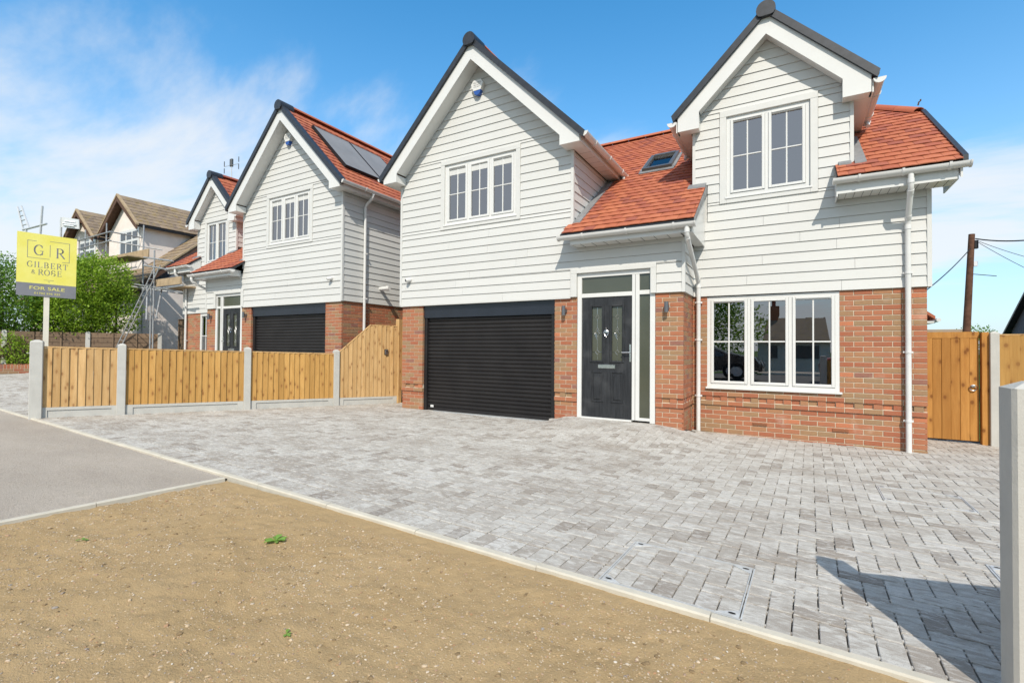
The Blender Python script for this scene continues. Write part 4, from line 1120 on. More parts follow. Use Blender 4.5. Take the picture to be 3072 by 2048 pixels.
    for s in (-1, 1):
        xw = WC + s * 1.97; xf_ = WC + s * 2.235
        mb = MB(); mb.box(min(xf_, xf_ - s * .018), max(xf_, xf_ - s * .018), yf + .022, 2.02 if s > 0 else YE, 4.712, 4.86); mb.build('fascia', 'upvc', H)
        mb = MB(); a, b = xw + s * .032, xf_ - s * .019; mb.box(min(a, b), max(a, b), -.027, 1.85 if s > 0 else YE, 4.715, 4.727); sf3 = mb.build('soffit', 'upvc', H)
        for k in range(8 if s > 0 else 30): mb = MB(); mb.box(min(a, b), max(a, b), .2 + k * .25, .203 + k * .25, 4.7125, 4.7155); mb.build('soffit_joint', 'signgrey', sf3) if .2 + k * .25 < (1.8 if s > 0 else YE) else None
        gx_ = WC + s * 2.30
        if s > 0:
            gutter(H, (gx_, yf + .0, 4.845), (gx_, 1.95, 4.835), (1, 0, 0), 3); downpipe(H, [(gx_, 1.86, 4.80), (gx_ + .015, 1.80, 4.70)], .032)
        else:
            gutter(H, (gx_, yf + .0, 4.845), (gx_, YE + .2, 4.835), (-1, 0, 0), 8)
            downpipe(H, [(gx_, .62, 4.80), (gx_, .62, 4.70), (-.075, .62, 4.52), (-.075, .62, -.1)], clips=[(-.075, .62, z_) for z_ in (4.3, 3.35, 2.25, 1.4)])
    # ---------------- dormer roof
    do = 1.385; yf = .63
    yk = 4.4
    da = slab(H, 'dormer_roof', 'roof_tile', [(DC - do, yf + .05, DR - do), (DC, yf + .05, DR), (DC, yk, DR), (DC - do, yk - 1.9, DR - do)], .06)
    db = slab(H, 'dormer_roof', 'roof_tile', [(DC, yf + .05, DR), (DC + do, yf + .05, DR - do), (DC + do, yk - 1.9, DR - do), (DC, yk, DR)], .06)
    if not main: tiles(da, (DC - do, yf + .1, DR - do), (0, 1, 0), (h, 0, h), 3.6, do / h, lambda x, y: True, 0)
    ridge_run((DC, yf + .06, DR + .05), (DC, yk, DR + .05), 8, par=da)
    gable_front(H, DC, do, DR, yf, YB, do, 4.918, 1.09)
    for s in (-1, 1):
        xw = DC + s * 1.09; xf_ = DC + s * 1.345
        mb = MB(); mb.box(min(xf_, xf_ - s * .018), max(xf_, xf_ - s * .018), yf + .022, 2.15, 4.918, 5.10); mb.build('fascia', 'upvc', H)
        mb = MB(); a, b = xw + s * .042, xf_ - s * .019; mb.box(min(a, b), max(a, b), YB - .027, 2.1, 4.921, 4.933); mb.build('soffit', 'upvc', H)
        gx_ = DC + s * 1.41; gutter(H, (gx_, yf, 5.09), (gx_, 2.1, 5.08), (s, 0, 0), 2); downpipe(H, [(gx_, 2.0, 5.04), (gx_ + s * .015, 1.93, 4.93)], .032)
    # ---------------- roof window
    vy0, vy1, vx0, vx1 = 2.0, 2.80, 4.62, 5.20; up = sdir
    nrm = Vector((0, -RS, 1)).normalized()
    def Q(x, y, n_): p = Vector(P(x, y)) + nrm * n_; return p
    def rbox(mb, x0, x1, y0, y1, n0, n1):
        mb.poly([Q(x0, y0, n0), Q(x1, y0, n0), Q(x1, y1, n0), Q(x0, y1, n0), Q(x0, y0, n1), Q(x1, y0, n1), Q(x1, y1, n1), Q(x0, y1, n1)], [(0, 3, 2, 1), (4, 5, 6, 7), (0, 1, 5, 4), (1, 2, 6, 5), (2, 3, 7, 6), (3, 0, 4, 7)])
    mb = MB(); e = .07
    rbox(mb, vx0, vx0 + e, vy0, vy1, 0, .10); rbox(mb, vx1 - e, vx1, vy0, vy1, 0, .10); rbox(mb, vx0 + e, vx1 - e, vy0, vy0 + e, .0, .098); rbox(mb, vx0 + e, vx1 - e, vy1 - e * 1.3, vy1, 0, .11)
    sk = mb.build('roof_window', 'skylight_frame', H)
    mb = MB(); rbox(mb, vx0 + e, vx1 - e, vy0 + e, vy1 - e, .05, .055); mb.build('pane', 'skylight_glass', sk)
    mb = MB(); rbox(mb, vx0 + e, vx1 - e, vy0 + e, vy1 - e, .034, .038); mb.build('blind', 'blind', sk)
    mb = MB(); rbox(mb, vx0 - .05, vx1 + .05, vy0 - .10, vy0, .03, .045); rbox(mb, vx0 - .06, vx0 - .001, vy0, vy1, .02, .05); rbox(mb, vx1 + .001, vx1 + .06, vy0, vy1, .02, .05); mb.build('window_flashing', 'lead', sk)
    return H

def wall_lamp(label, x, z):
    p = T((x, 0, z)); t = thing('wall_lamp', label, 'wall lamp', p, 'up and down wall lamps by the front doors')
    mb = MB(); y = -.075
    n = 14; mb.tube([(x, y, z - .08), (x, y, z + .08)], .033, n); mb.build('lamp_body', 'lamp_grey', t, smooth=True)
    mb = MB(); mb.box(x - .028, x + .028, -.045, .016, z - .03, z + .03); mb.build('bracket', 'lamp_grey', t)
    mb = MB(); mb.tube([(x, y, z - .0825), (x, y, z - .0805)], .026, n); mb.build('lens', 'upvc', t)
def text_mesh(s, name, mat, parent, origin, ux, uz, height, width=None, center=True, ext=.001):
    c = bpy.data.curves.new('t', 'FONT'); c.body = s; c.size = 1; c.extrude = 0; c.align_x = 'CENTER' if center else 'LEFT'; c.resolution_u = 3
    o = bpy.data.objects.new('t', c); COL.objects.link(o); dg = bpy.context.evaluated_depsgraph_get(); me = bpy.data.meshes.new_from_object(o.evaluated_get(dg)); bpy.data.objects.remove(o)
    xs = [v.co.x for v in me.vertices]; w0 = max(xs) - min(xs); sc = height / .72; sx_ = width / w0 if width else sc
    ux = Vector(ux).normalized(); uz = Vector(uz).normalized(); xm = (max(xs) + min(xs)) / 2 if center else min(xs)
    for v in me.vertices: v.co = Vector(origin) + ux * ((v.co.x - xm) * sx_) + uz * (v.co.y * sc)
    me.materials.clear(); me.materials.append(MATS[mat]); o = bpy.data.objects.new(name, me); return finish(o, parent)
def alarm_box(label, x, z):
    t = thing('alarm_box', label, 'alarm box', T((x, 0, z)), 'burglar alarm boxes in the gable peaks')
    pts = [(-.10, -.02), (-.14, .07), (-.09, .145), (.09, .145), (.14, .07), (.10, -.02), (.085, -.055), (-.085, -.055)][::-1]
    mb = MB(); mb.prismY([(x + a, z + b) for a, b in pts], -.105, -.02); mb.build('case', 'upvc', t, fix=True)
    pts = [(-.084, -.058), (.084, -.058), (.055, -.125), (0, -.148), (-.055, -.125)]
    mb = MB(); mb.prismY([(x + a, z + b) for a, b in pts], -.10, -.022); mb.build('strobe_lens', 'blue_lens', t, fix=True)
    for s, dz, h, w_ in (('TEC-NICS', .075, .030, .19), ('SECURITY', .035, .022, .15), ('01702 546777', .0, .018, .15)):
        o = T((x, -.1062, z + dz)); text_mesh(s, 'lettering', 'ink', t, o, (1, 0, 0), (0, 0, 1), h, w_)
def security_camera(label, x, z, mat='upvc'):
    t = thing('security_camera', label, 'camera', T((x, 0, z)), 'security cameras on the weatherboarding')
    mb = MB(); mb.tube([(x, -.012, z), (x, -.034, z)], .048, 16); mb.build('mount', 'upvc', t, smooth=True)
    mb = MB(); mb.tube([(x, -.03, z), (x - .01, -.075, z - .015), (x - .035 * XF.sx, -.125, z - .03)], [.040, .044, .036], 16); mb.build('housing', mat, t, smooth=True)
    mb = MB(); mb.tube([(x - .035 * XF.sx, -.1255, z - .03), (x - .037 * XF.sx, -.130, z - .031)], .026, 14); mb.build('lens', 'ink', t, smooth=True)

XF.sx, XF.ox, XF.oz = 1, 0, 0
make_house('gabled_house', 'white weatherboarded house with single roof window and wide brick bay window', True)
wall_lamp('grey wall lamp on the narrow brick pier between garage and front door', 3.815, 1.925)
wall_lamp('grey wall lamp on the brick pier beside the white downpipe', 5.55, 1.925)
alarm_box('white alarm box with blue base on gable above the three light window', 1.977, 6.30)
security_camera('small white camera with dark lens above the left brick garage pier', .26, 2.70)
XF.sx, XF.ox, XF.oz = -1, -1.87, .20
make_house('gabled_house', 'white weatherboarded house with solar panels behind the timber fence', False)
wall_lamp('grey wall lamp between garage and front door behind the fence', 3.815, 1.925)
wall_lamp('grey wall lamp on the pier beside the narrow window behind the fence', 5.55, 1.925)
alarm_box('white alarm box with blue base on gable beside the solar panels', 1.977, 6.34)
security_camera('small plain white camera low on the weatherboarding beside the solar panel house garage', .33, 2.70)
# solar panels on the neighbour's wing roof, flue pipe
h = math.sqrt(.5)
for k in range(2):
    t = thing('solar_panel', 'dark grey solar panel nearer the gable verge' if k == 0 else 'dark grey solar panel farther back beside its twin', 'solar panel', T((1.2, .8 + 1.17 * k, 6.3)), 'solar panels on the orange tiled roof')
    y0 = .20 + 1.17 * k; y1 = y0 + 1.15
    def SP(y, d, n_): return (WC - d - n_ * h, y, WR - d + n_ * h)
    def sbox(mb, ya, yb, d0, d1, n0, n1): mb.poly([SP(ya, d0, n0), SP(yb, d0, n0), SP(yb, d1, n0), SP(ya, d1, n0), SP(ya, d0, n1), SP(yb, d0, n1), SP(yb, d1, n1), SP(ya, d1, n1)], [(0, 1, 2, 3), (4, 7, 6, 5), (0, 4, 5, 1), (1, 5, 6, 2), (2, 6, 7, 3), (3, 7, 4, 0)])
    mb = MB(); sbox(mb, y0 + .02, y1 - .02, .51, 1.73, .09, .10); mb.build('glass_face', 'solar_reflection', t, fix=True)
    mb = MB(); sbox(mb, y0, y0 + .02, .49, 1.75, .03, .105); sbox(mb, y1 - .02, y1, .49, 1.75, .03, .105); sbox(mb, y0 + .02, y1 - .02, .49, .51, .03, .104); sbox(mb, y0 + .02, y1 - .02, 1.73, 1.75, .03, .104); mb.build('panel_frame', 'rubber', t, fix=True)
t = thing('flue_pipe', 'short white flue pipe sticking out of the side wall', 'pipe', T((0, 1.2, 2.55)))
mb = MB(); mb.tube([(.05, 1.2, 2.56), (-.33, 1.2, 2.56)], .05, 14); mb.build('pipe', 'gutter_white', t, smooth=True)
mb = MB(); mb.tube([(-.24, 1.2, 2.56), (-.30, 1.2, 2.56)], .062, 14); mb.build('collar', 'gutter_white', t, smooth=True)
XF.sx, XF.ox, XF.oz = 1, 0, 0
# ------------------------------------------------------------------ boundary fence between the plots
FD = Vector((.3984, 1, 0)).normalized(); FN = Vector((FD.y, -FD.x, 0))      # FN points to our drive
def fpt(s, n=0): p = Vector((-2.98, -4.93, 0)) + FD * s + FN * n; return p
def fence_slat(mb, l=.102):  # feather edge board, unit height, front is -y, x along
    mb.poly([(0, -.004, 0), (l, -.022, 0), (l, .006, 0), (0, .006, 0), (0, -.004, 1), (l, -.022, 1), (l, .006, 1), (0, .006, 1)],
            [(0, 3, 2, 1), (4, 5, 6, 7), (0, 1, 5, 4), (1, 2, 6, 5), (2, 3, 7, 6), (3, 0, 4, 7)])
def conc_post(par, p, z0, z1, dirv, w_=.115, mat='concrete', name='post', d_=None):
    u = Vector(dirv); v = Vector((-u.y, u.x, 0)); a = w_ / 2; b = (d_ or w_) / 2; c = .012
    def ring(s_, z): return [Vector((p[0], p[1], z)) + u * (x * a * s_) + v * (y * b * s_) for x, y in ((-1 + c * 8, -1), (1 - c * 8, -1), (1, -1 + c * 8), (1, 1 - c * 8), (1 - c * 8, 1), (-1 + c * 8, 1), (-1, 1 - c * 8), (-1, -1 + c * 8))]
    rings = [ring(1, z0), ring(1, z1 - .035), ring(.86, z1 - .018), ring(.30, z1)]
    mb = MB(); pts = [q for r_ in rings for q in r_]; fs = []
    for i in range(3):
        for k in range(8): fs.append((i * 8 + k, i * 8 + (k + 1) % 8, i * 8 + 8 + (k + 1) % 8, i * 8 + 8 + k))
    fs += [tuple(range(24, 32)), tuple(range(7, -1, -1))]
    mb.poly(pts, fs); return mb.build(name, mat, par, fix=True)
def gravel_board(par, p0, p1, z0a, z0b, h, nrm):
    d = (p1 - p0); L_ = d.length; d = d.normalized(); n = Vector(nrm); mb = MB()
    zb0 = z0a; zb1 = z0b
    def Q(s_, zf, off): b = p0 + d * s_ + n * off; return Vector((b.x, b.y, (zb0 + (zb1 - zb0) * s_ / L_) + zf))
    def bx(s0, s1, f0, f1, o0, o1): mb.poly([Q(s0, f0, o1), Q(s1, f0, o1), Q(s1, f0, o0), Q(s0, f0, o0), Q(s0, f1, o1), Q(s1, f1, o1), Q(s1, f1, o0), Q(s0, f1, o0)], [(0, 3, 2, 1), (4, 5, 6, 7), (0, 1, 5, 4), (1, 2, 6, 5), (2, 3, 7, 6), (3, 0, 4, 7)])
    e = .10 if L_ > 1 else .06
    bx(0, L_, -.15, h - .045, -.02, .008); bx(0, e, -.15, h, .008, .022); bx(L_ - e, L_, -.15, h, .008, .022); bx(e, L_ - e, h - .045, h, -.02, .022)
    return mb.build('gravel_board', 'concrete', par, fix=True)
fence = thing('timber_fence', 'low golden feather edge fence with concrete posts between the two drives', 'fence', fpt(2.5))
S = [0, 1.03, 2.92, 4.62]; END = 6.02
def gh(s): p = fpt(s, .1); return -.02 - .011 * p.x - .021 * p.y
for k, s_ in enumerate(S): conc_post(fence, fpt(s_), gh(s_) - .3, gh(s_) + (1.22 if k == 0 else 1.20), FD, .15 if k == 0 else .118)
frnd = random.Random(21)
def panel(s0, s1, zt0, zt1, mat, knee=None, pale=0):
    base0 = gh(s0) + .165; base1 = gh(s1) + .165; gp = gravel_board(fence, fpt(s0), fpt(s1), gh(s0), gh(s1), .16, FN)
    L_ = s1 - s0
    def top(s): 
        t = (s - s0) / L_
        if knee: return zt0 + (zt1 - zt0) * min(1, t / knee)
        return zt0 + (zt1 - zt0) * t
    def bot(s): return base0 + (base1 - base0) * (s - s0) / L_
    mb = MB()
    pts = [(s0, top(s0))] + ([(s0 + knee * L_, zt1)] if knee else []) + [(s1, zt1)]
    for (a, za), (b, zb) in zip(pts, pts[1:]):
        A = fpt(a, -.006); B = fpt(b, -.006); mb.poly([A + FN * .026 + Vector((0, 0, za)), B + FN * .026 + Vector((0, 0, zb)), B - FN * .026 + Vector((0, 0, zb)), A - FN * .026 + Vector((0, 0, za)),
              A + FN * .026 + Vector((0, 0, za + .022)), B + FN * .026 + Vector((0, 0, zb + .022)), B - FN * .026 + Vector((0, 0, zb + .022)), A - FN * .026 + Vector((0, 0, za + .022))], [(0, 3, 2, 1), (4, 5, 6, 7), (0, 1, 5, 4), (1, 2, 6, 5), (2, 3, 7, 6), (3, 0, 4, 7)])
    pn = mb.build('fence_panel', 'fence_pale', fence, fix=True)
    for f in (.25, .75):
        mb = MB(); z = bot(s0) + (top(s0) - bot(s0)) * f; A = fpt(s0, -.03); B = fpt(s1, -.03); mb.poly([A + Vector((0, 0, z)), B + Vector((0, 0, z)), B + Vector((0, 0, z + .045)), A + Vector((0, 0, z + .045))] + [q - FN * .035 for q in (A + Vector((0, 0, z)), B + Vector((0, 0, z)), B + Vector((0, 0, z + .045)), A + Vector((0, 0, z + .045)))], [(0, 1, 2, 3), (4, 7, 6, 5), (0, 4, 5, 1), (1, 5, 6, 2), (2, 6, 7, 3), (3, 7, 4, 0)]); mb.build('rail', mat, pn, fix=True)
    n = round(L_ / .098); wd = L_ / n
    rz = math.atan2(FD.y, FD.x)
    for k in range(n):
        a = s0 + k * wd; z0 = bot(a + wd / 2) - .004; z1 = min(top(a), top(a + wd)) - .001
        if abs(top(a + wd) - top(a)) < .02:
            inst('slat', ('fslat', round(wd, 3), mat), lambda mb: fence_slat(mb, wd + .003), mat, pn, fpt(a, frnd.uniform(-.001, .002)) + Vector((0, 0, z0)), (frnd.uniform(-.004, .004), frnd.uniform(-.006, .006), rz), (1, 1, z1 - z0))
        else:
            mb = MB(); l = wd + .003; A = fpt(a); pts = [(0, .004), (l, .022), (l, -.006), (0, -.006)]
            lo = [A + FD * x + FN * y + Vector((0, 0, z0)) for x, y in pts]; hi = [A + FD * x + FN * y + Vector((0, 0, top(a + x) - .001)) for x, y in pts]
            mb.poly(lo + hi, [(0, 3, 2, 1), (4, 5, 6, 7), (0, 1, 5, 4), (1, 2, 6, 5), (2, 3, 7, 6), (3, 0, 4, 7)]); mb.build('slat', mat, pn, fix=True)
panel(S[0] + .07, S[1] - .06, gh(S[0]) + 1.10, gh(S[1]) + 1.10, 'fence_pale'); panel(S[1] + .06, S[2] - .06, gh(S[1]) + 1.10, gh(S[2]) + 1.10, 'fence_wood')
panel(S[2] + .06, S[3] - .06, gh(S[2]) + 1.10, gh(S[3]) + 1.10, 'fence_wood'); panel(S[3] + .06, END, gh(S[3]) + 1.13, gh(END) + 1.78, 'fence_pale', knee=.52)
mb = MB(); A = fpt(END + .05); mb.box(A.x - .05, A.x + .05, A.y - .05, A.y + .05, -.2, 1.93); mb.build('timber_post', 'fence_pale', fence)
kb = thing('key_safe', 'small silver key safe screwed to the sloping fence panel', 'key safe', fpt(5.75, .02) + Vector((0, 0, 1.12)))
P = fpt(5.75, .016); rzm = Matrix.Rotation(math.atan2(FD.y, FD.x), 4, 'Z')
def rb(name, mat, par, p, x0, x1, y0, y1, z0, z1, c=.006):
    mb = MB(); mb.cbox(x0, x1, y0, y1, z0, z1, c); mb.v = [tuple(Vector(p) + (rzm @ Vector(v))) for v in mb.v]; return mb.build(name, mat, par)
rb('case', 'key_steel', kb, P + Vector((0, 0, 1.16)), -.035, .035, -.045, 0, -.055, .055); rb('cover', 'rubber', kb, P + Vector((0, 0, 1.16)), -.045, .037, -.02, 0, -.062, .064); rb('button', 'rubber', kb, P + Vector((0, 0, 1.16)), -.012, .012, -.049, -.045, .012, .032, .002)

# timber gates -------------------------------------------------------------
def gate(label, x0, x1, y, z0, z1, ring_x, mat='gate_wood', post=None, nb=7, name='side_gate'):
    t = thing(name, label, 'gate', ((x0 + x1) / 2, y, z0)); mb = MB()
    wd = (x1 - x0) / nb
    mb.box(x0, x1, y - .03, y + .02, z1 - .10, z1); mb.build('top_rail', mat, t)
    for k in range(nb): mb = MB(); e = .006 * (k % 2); mb.cbox(x0 + k * wd + .001, x0 + (k + 1) * wd - .001, y - .022 - e, y + .0, z0 + .03, z1 - .10, .004); mb.build('slat', mat, t)
    for zc in (z0 + .25, (z0 + z1) / 2): mb = MB(); mb.box(x0, x1, y + .001, y + .03, zc, zc + .1); mb.build('ledge', mat, t)
    rz_ = z0 + (z1 - z0) * .495
    mb = MB(); mb.tube([(ring_x, y - .05, rz_ + .03), (ring_x, y - .022, rz_ + .03)], .022, 12); mb.tube([(ring_x + math.cos(a) * .042, y - .05, rz_ + math.sin(a) * .042) for a in [2 * math.pi * k / 18 for k in range(19)]], .008, 6); mb.build('ring_handle', 'chrome', t, smooth=True)
    return t
g = gate('golden timber side gate with ring handle beside the brick bay corner', 8.99, 9.775, 2.52, -.17, 1.58, 9.70)
for a, b, zt in ((9.79, 9.87, 1.57), (8.88, 8.975, 1.57)): mb = MB(); mb.box(a, b, 2.42, 2.54, -.3, zt); mb.build('gate_post', 'gate_wood', g)
g = gate('narrow golden gate at the house corner beside the sloping fence panel', -.69, -.03, .86, -.02, 1.72, -.27, 'gate_wood', nb=6)
t = thing('timber_fence', 'tall pale board fence closing the passage behind the sloping panel', 'fence', (-1.4, 1.9, 0))
for k in range(9): inst('slat', ('pslat',), lambda mb: fence_slat(mb, .122), 'fence_pale', t, (-1.86 + k * .113, 1.9, 0), (0, 0, 0), (1, 1, 2.02 if k < 9 else 2))
mb = MB(); mb.box(-.84, -.74, 1.86, 1.96, -.1, 2.06); mb.build('post', 'concrete', t)
mb = MB(); mb.box(-1.87, -.74, 1.905, 1.94, .5, .6); mb.build('rail', 'fence_pale', t)

rf = thing('timber_fence', 'golden board fence beyond the concrete post next to the side gate', 'fence', (10.5, 2.4, -.2))
conc_post(rf, (9.925, 2.42, 0), -.3, 1.58, Vector((1, 0, 0)), .105)
for k in range(14): inst('slat', ('rslat',), lambda mb: fence_slat(mb, .122), 'fence_wood', rf, (9.985 + k * .115, 2.46, -.18), (0, frnd.uniform(-.004, .004), 0), (1, 1, 1.70))
mb = MB(); mb.box(9.98, 11.6, 2.445, 2.50, 1.521, 1.54); mb.build('capping', 'fence_pale', rf)
mb = MB(); mb.box(9.98, 11.6, 2.468, 2.50, .3, .38); mb.build('rail', 'fence_wood', rf)

# right front fence: heavy concrete post, its panel running off to the right
of = thing('concrete_fence', 'big concrete fence post and panel at the front corner of the drive', 'fence', (7.95, -5.3, 0))
mb = MB(); c = .012; x0, x1, y0, y1 = 7.878, 8.03, -5.365, -5.225
mb.prismZ([(x0 + c, y0), (x1 - c, y0), (x1, y0 + c), (x1, y1 - c), (x1 - c, y1), (x0 + c, y1), (x0, y1 - c), (x0, y0 + c)], -.3, 1.125)
mb.build('post', 'concrete', of)
mb = MB(); q = .012; mb.poly([(x0 + .004, y0 + .004, 1.125), (x1 - .004, y0 + .004, 1.125), (x1 - .004, y1 - .004, 1.125), (x0 + .004, y1 - .004, 1.125), (x0 + .05, y0 + .05, 1.15), (x1 - .05, y0 + .05, 1.15), (x1 - .05, y1 - .05, 1.15), (x0 + .05, y1 - .05, 1.15)], [(0, 1, 5, 4), (1, 2, 6, 5), (2, 3, 7, 6), (3, 0, 4, 7), (4, 5, 6, 7)]); mb.build('post_cap', 'concrete', of)
dv = Vector((.954, .30, 0)); nv = Vector((.30, -.954, 0)); p0 = Vector((8.0, -5.30, 0))
for j, (za, zb, mt) in enumerate(((-.2, .16, 'concrete'),)):
    mb = MB(); A = p0 + dv * .02; B = p0 + dv * 2.4; mb.poly([A + nv * .02 + Vector((0, 0, za)), B + nv * .02 + Vector((0, 0, za)), B - nv * .02 + Vector((0, 0, za)), A - nv * .02 + Vector((0, 0, za)), A + nv * .02 + Vector((0, 0, zb)), B + nv * .02 + Vector((0, 0, zb)), B - nv * .02 + Vector((0, 0, zb)), A - nv * .02 + Vector((0, 0, zb))], [(0, 3, 2, 1), (4, 5, 6, 7), (0, 1, 5, 4), (1, 2, 6, 5), (2, 3, 7, 6), (3, 0, 4, 7)]); mb.build('gravel_board', mt, of, fix=True)
for k in range(23): 
    q = p0 + dv * (.02 + .103 * k); inst('slat', ('oslat',), lambda mb: fence_slat(mb, .112), 'fence_wood', of, (q.x, q.y, .16), (0, 0, math.atan2(dv.y, dv.x)), (1, 1, .87))

# for sale board -----------------------------------------------------------
LT = Vector((-2.709, -5.252, 2.945)); LB = Vector((-2.73, -5.246, 2.000)); RTp = Vector((-2.545, -4.613, 2.930)); LT, LB, RTp = [CAM + (q - CAM) * 1.085 for q in (LT, LB, RTp)]
ux = (RTp - LT); ux.z *= 1; W_ = ux.length; ux.normalize(); uz = (LT - LB); H_ = uz.length; uz.normalize(); un = ux.cross(uz).normalized()
if un.dot(CAM - LT) < 0: un = -un
sg = thing('for_sale_sign', 'yellow and grey for sale board on a pale timber post', 'sign', (-2.79, -4.93, .1))
def SPt(u, v, n=0): return LB + ux * (u * W_) + uz * (v * H_) + un * n
def splate(name, mat, u0, u1, v0, v1, n0, n1):
    mb = MB(); mb.poly([SPt(u0, v0, n1), SPt(u1, v0, n1), SPt(u1, v1, n1), SPt(u0, v1, n1), SPt(u0, v0, n0), SPt(u1, v0, n0), SPt(u1, v1, n0), SPt(u0, v1, n0)], [(0, 1, 2, 3), (4, 7, 6, 5), (0, 4, 5, 1), (1, 5, 6, 2), (2, 6, 7, 3), (3, 7, 4, 0)]); return mb.build(name, mat, sg, fix=True)
bd = splate('board', 'sign_yellow', 0, 1, .205, 1, -.006, 0); splate('grey_band', 'signgrey', 0, 1, 0, .2045, -.006, 0)
def bar(u0, v0, u1, v1, th_=.008):
    splate('logo_line', 'signgrey', min(u0, u1) - th_ / 2, max(u0, u1) + th_ / 2, min(v0, v1) - th_ * .35, max(v0, v1) + th_ * .35, .0005, .0015)
bar(.17, .88, .31, .88); bar(.17, .61, .17, .88); bar(.17, .61, .53, .61); bar(.54, .65, .54, .84); bar(.54, .90, .87, .90); bar(.87, .585, .87, .90); bar(.75, .585, .87, .585)
bar(.45, .268, .61, .268, .006)
# serif lettering drawn as strokes: vertical stems thick, horizontals thin
def serif(s, u, v, h, adv):
    L1 = {'I': [('s', .5, 0, 1)], 'L': [('s', .25, 0, 1), ('h', .25, .85, 0), ('v', .85, 0, .25)], 'E': [('s', .25, 0, 1), ('h', .25, .82, 0), ('h', .25, .8, 1), ('h', .25, .65, .5), ('v', .82, 0, .22), ('v', .8, .8, 1), ('v', .65, .4, .6)],
          'T': [('s', .5, 0, 1), ('h', .08, .92, 1), ('v', .08, .78, 1), ('v', .92, .78, 1)],
          'B': [('s', .22, 0, 1), ('a', .45, .74, .30, .26, -95, 95), ('a', .45, .25, .36, .25, -95, 95), ('h', .22, .45, 0), ('h', .22, .45, .5), ('h', .22, .45, 1)],
          'R': [('s', .22, 0, 1), ('a', .45, .75, .32, .25, -95, 95), ('h', .22, .45, .5), ('h', .22, .45, 1), ('d', .48, .5, .92, 0)],
          'O': [('a', .5, .5, .44, .5, 0, 360)], 'G': [('a', .52, .5, .44, .5, 50, 318), ('v', .86, .05, .42), ('h', .62, .98, .42), ('v', .82, .74, .92)],
          'S': [('a', .5, .74, .30, .25, 20, 255), ('a', .5, .25, .34, .25, -100, 165), ('v', .78, .72, .9), ('v', .17, .1, .3)],
          '&': [('a', .42, .74, .22, .24, 0, 360), ('a', .40, .26, .32, .26, 60, 330), ('d', .3, .62, .9, .02)]}
    for ch in s:
        mb = MB(); w_ = adv[0] if ch not in 'I' else adv[0] * .55
        cw = w_ * .88
        def ribbon(pts, th0):
            for (a, b), (c, d) in zip(pts, pts[1:]):
                p = SPt(u + a * cw, v + b * h, .001); q = SPt(u + c * cw, v + d * h, .001); e = (q - p)
                if e.length < 1e-6: continue
                e.normalize(); vert = abs(e.dot(uz)); t_ = (th0 * (.35 + .65 * vert)) * W_
                nrm = un.cross(e) * t_ / 2; mb.poly([p - nrm - e * t_ * .2, q - nrm + e * t_ * .2, q + nrm + e * t_ * .2, p + nrm - e * t_ * .2], [(0, 1, 2, 3)])
        T0 = h * .17
        for st in L1.get(ch, []):
            if st[0] == 's':
                ribbon([(st[1], st[2]), (st[1], st[3])], T0); r_ = .17 * h / cw * .9
                for e_ in (st[2], st[3]): ribbon([(st[1] - r_, e_), (st[1] + r_, e_)], T0 * .7)
            elif st[0] == 'h': ribbon([(st[1], st[3]), (st[2], st[3])], T0)
            elif st[0] == 'v': ribbon([(st[1], st[2]), (st[1], st[3])], T0 * .5)
            elif st[0] == 'd': ribbon([(st[1], st[2]), (st[3], st[4])], T0 * 1.1); ribbon([(st[3] - .08, st[4]), (st[3] + .08, st[4])], T0 * .7)
            elif st[0] == 'a': ribbon([(st[1] + st[3] * math.cos(R(a)), st[2] + st[4] * math.sin(R(a))) for a in [st[5] + (st[6] - st[5]) * k / 22 for k in range(23)]], T0)
        if mb.v: mb.build('letter', 'signgrey', bd, fix=False)
        u += w_
serif('G', .27, .66, .16, (.19,)); serif('R', .63, .645, .155, (.19,)); serif('GILBERT', .165, .462, .088, (.107,)); serif('&', .24, .357, .06, (.075,)); serif('ROSE', .345, .345, .088, (.105,))
text_mesh('Q', 'logo_mark', 'signgrey', sg, SPt(.53, .235, .001), ux, uz, .018)
text_mesh('FOR SALE', 'lettering', 'sign_yellow', sg, SPt(.51, .105, .002), ux, uz, .056, .42); text_mesh('01702 595 225', 'lettering', 'sign_yellow', sg, SPt(.51, .035, .002), ux, uz, .032, .31)
pc = SPt(.5, 0, -.03); mb = MB()
pd = ux * .034; pn_ = -un * .05; zt = 2.93
A = SPt(.5, .97, -.009); B = A - uz * ((A.z - .05) / uz.z); 
q0 = [B - pd, B + pd, B + pd + pn_, B - pd + pn_]; q1 = [A - pd, A + pd, A + pd + pn_, A - pd + pn_]
mb.poly(q0 + q1, [(0, 3, 2, 1), (4, 5, 6, 7), (0, 1, 5, 4), (1, 2, 6, 5), (2, 3, 7, 6), (3, 0, 4, 7)]); mb.build('sign_post', 'signpost', sg, fix=True)
mb = MB(); mb.tube([(-2.92, -5.06, 1.13), (B.x + .05, B.y - .12, 1.14), (B.x + .07, B.y + .10, 1.16)], .006, 6); mb.build('cable_tie', 'upvc', sg)

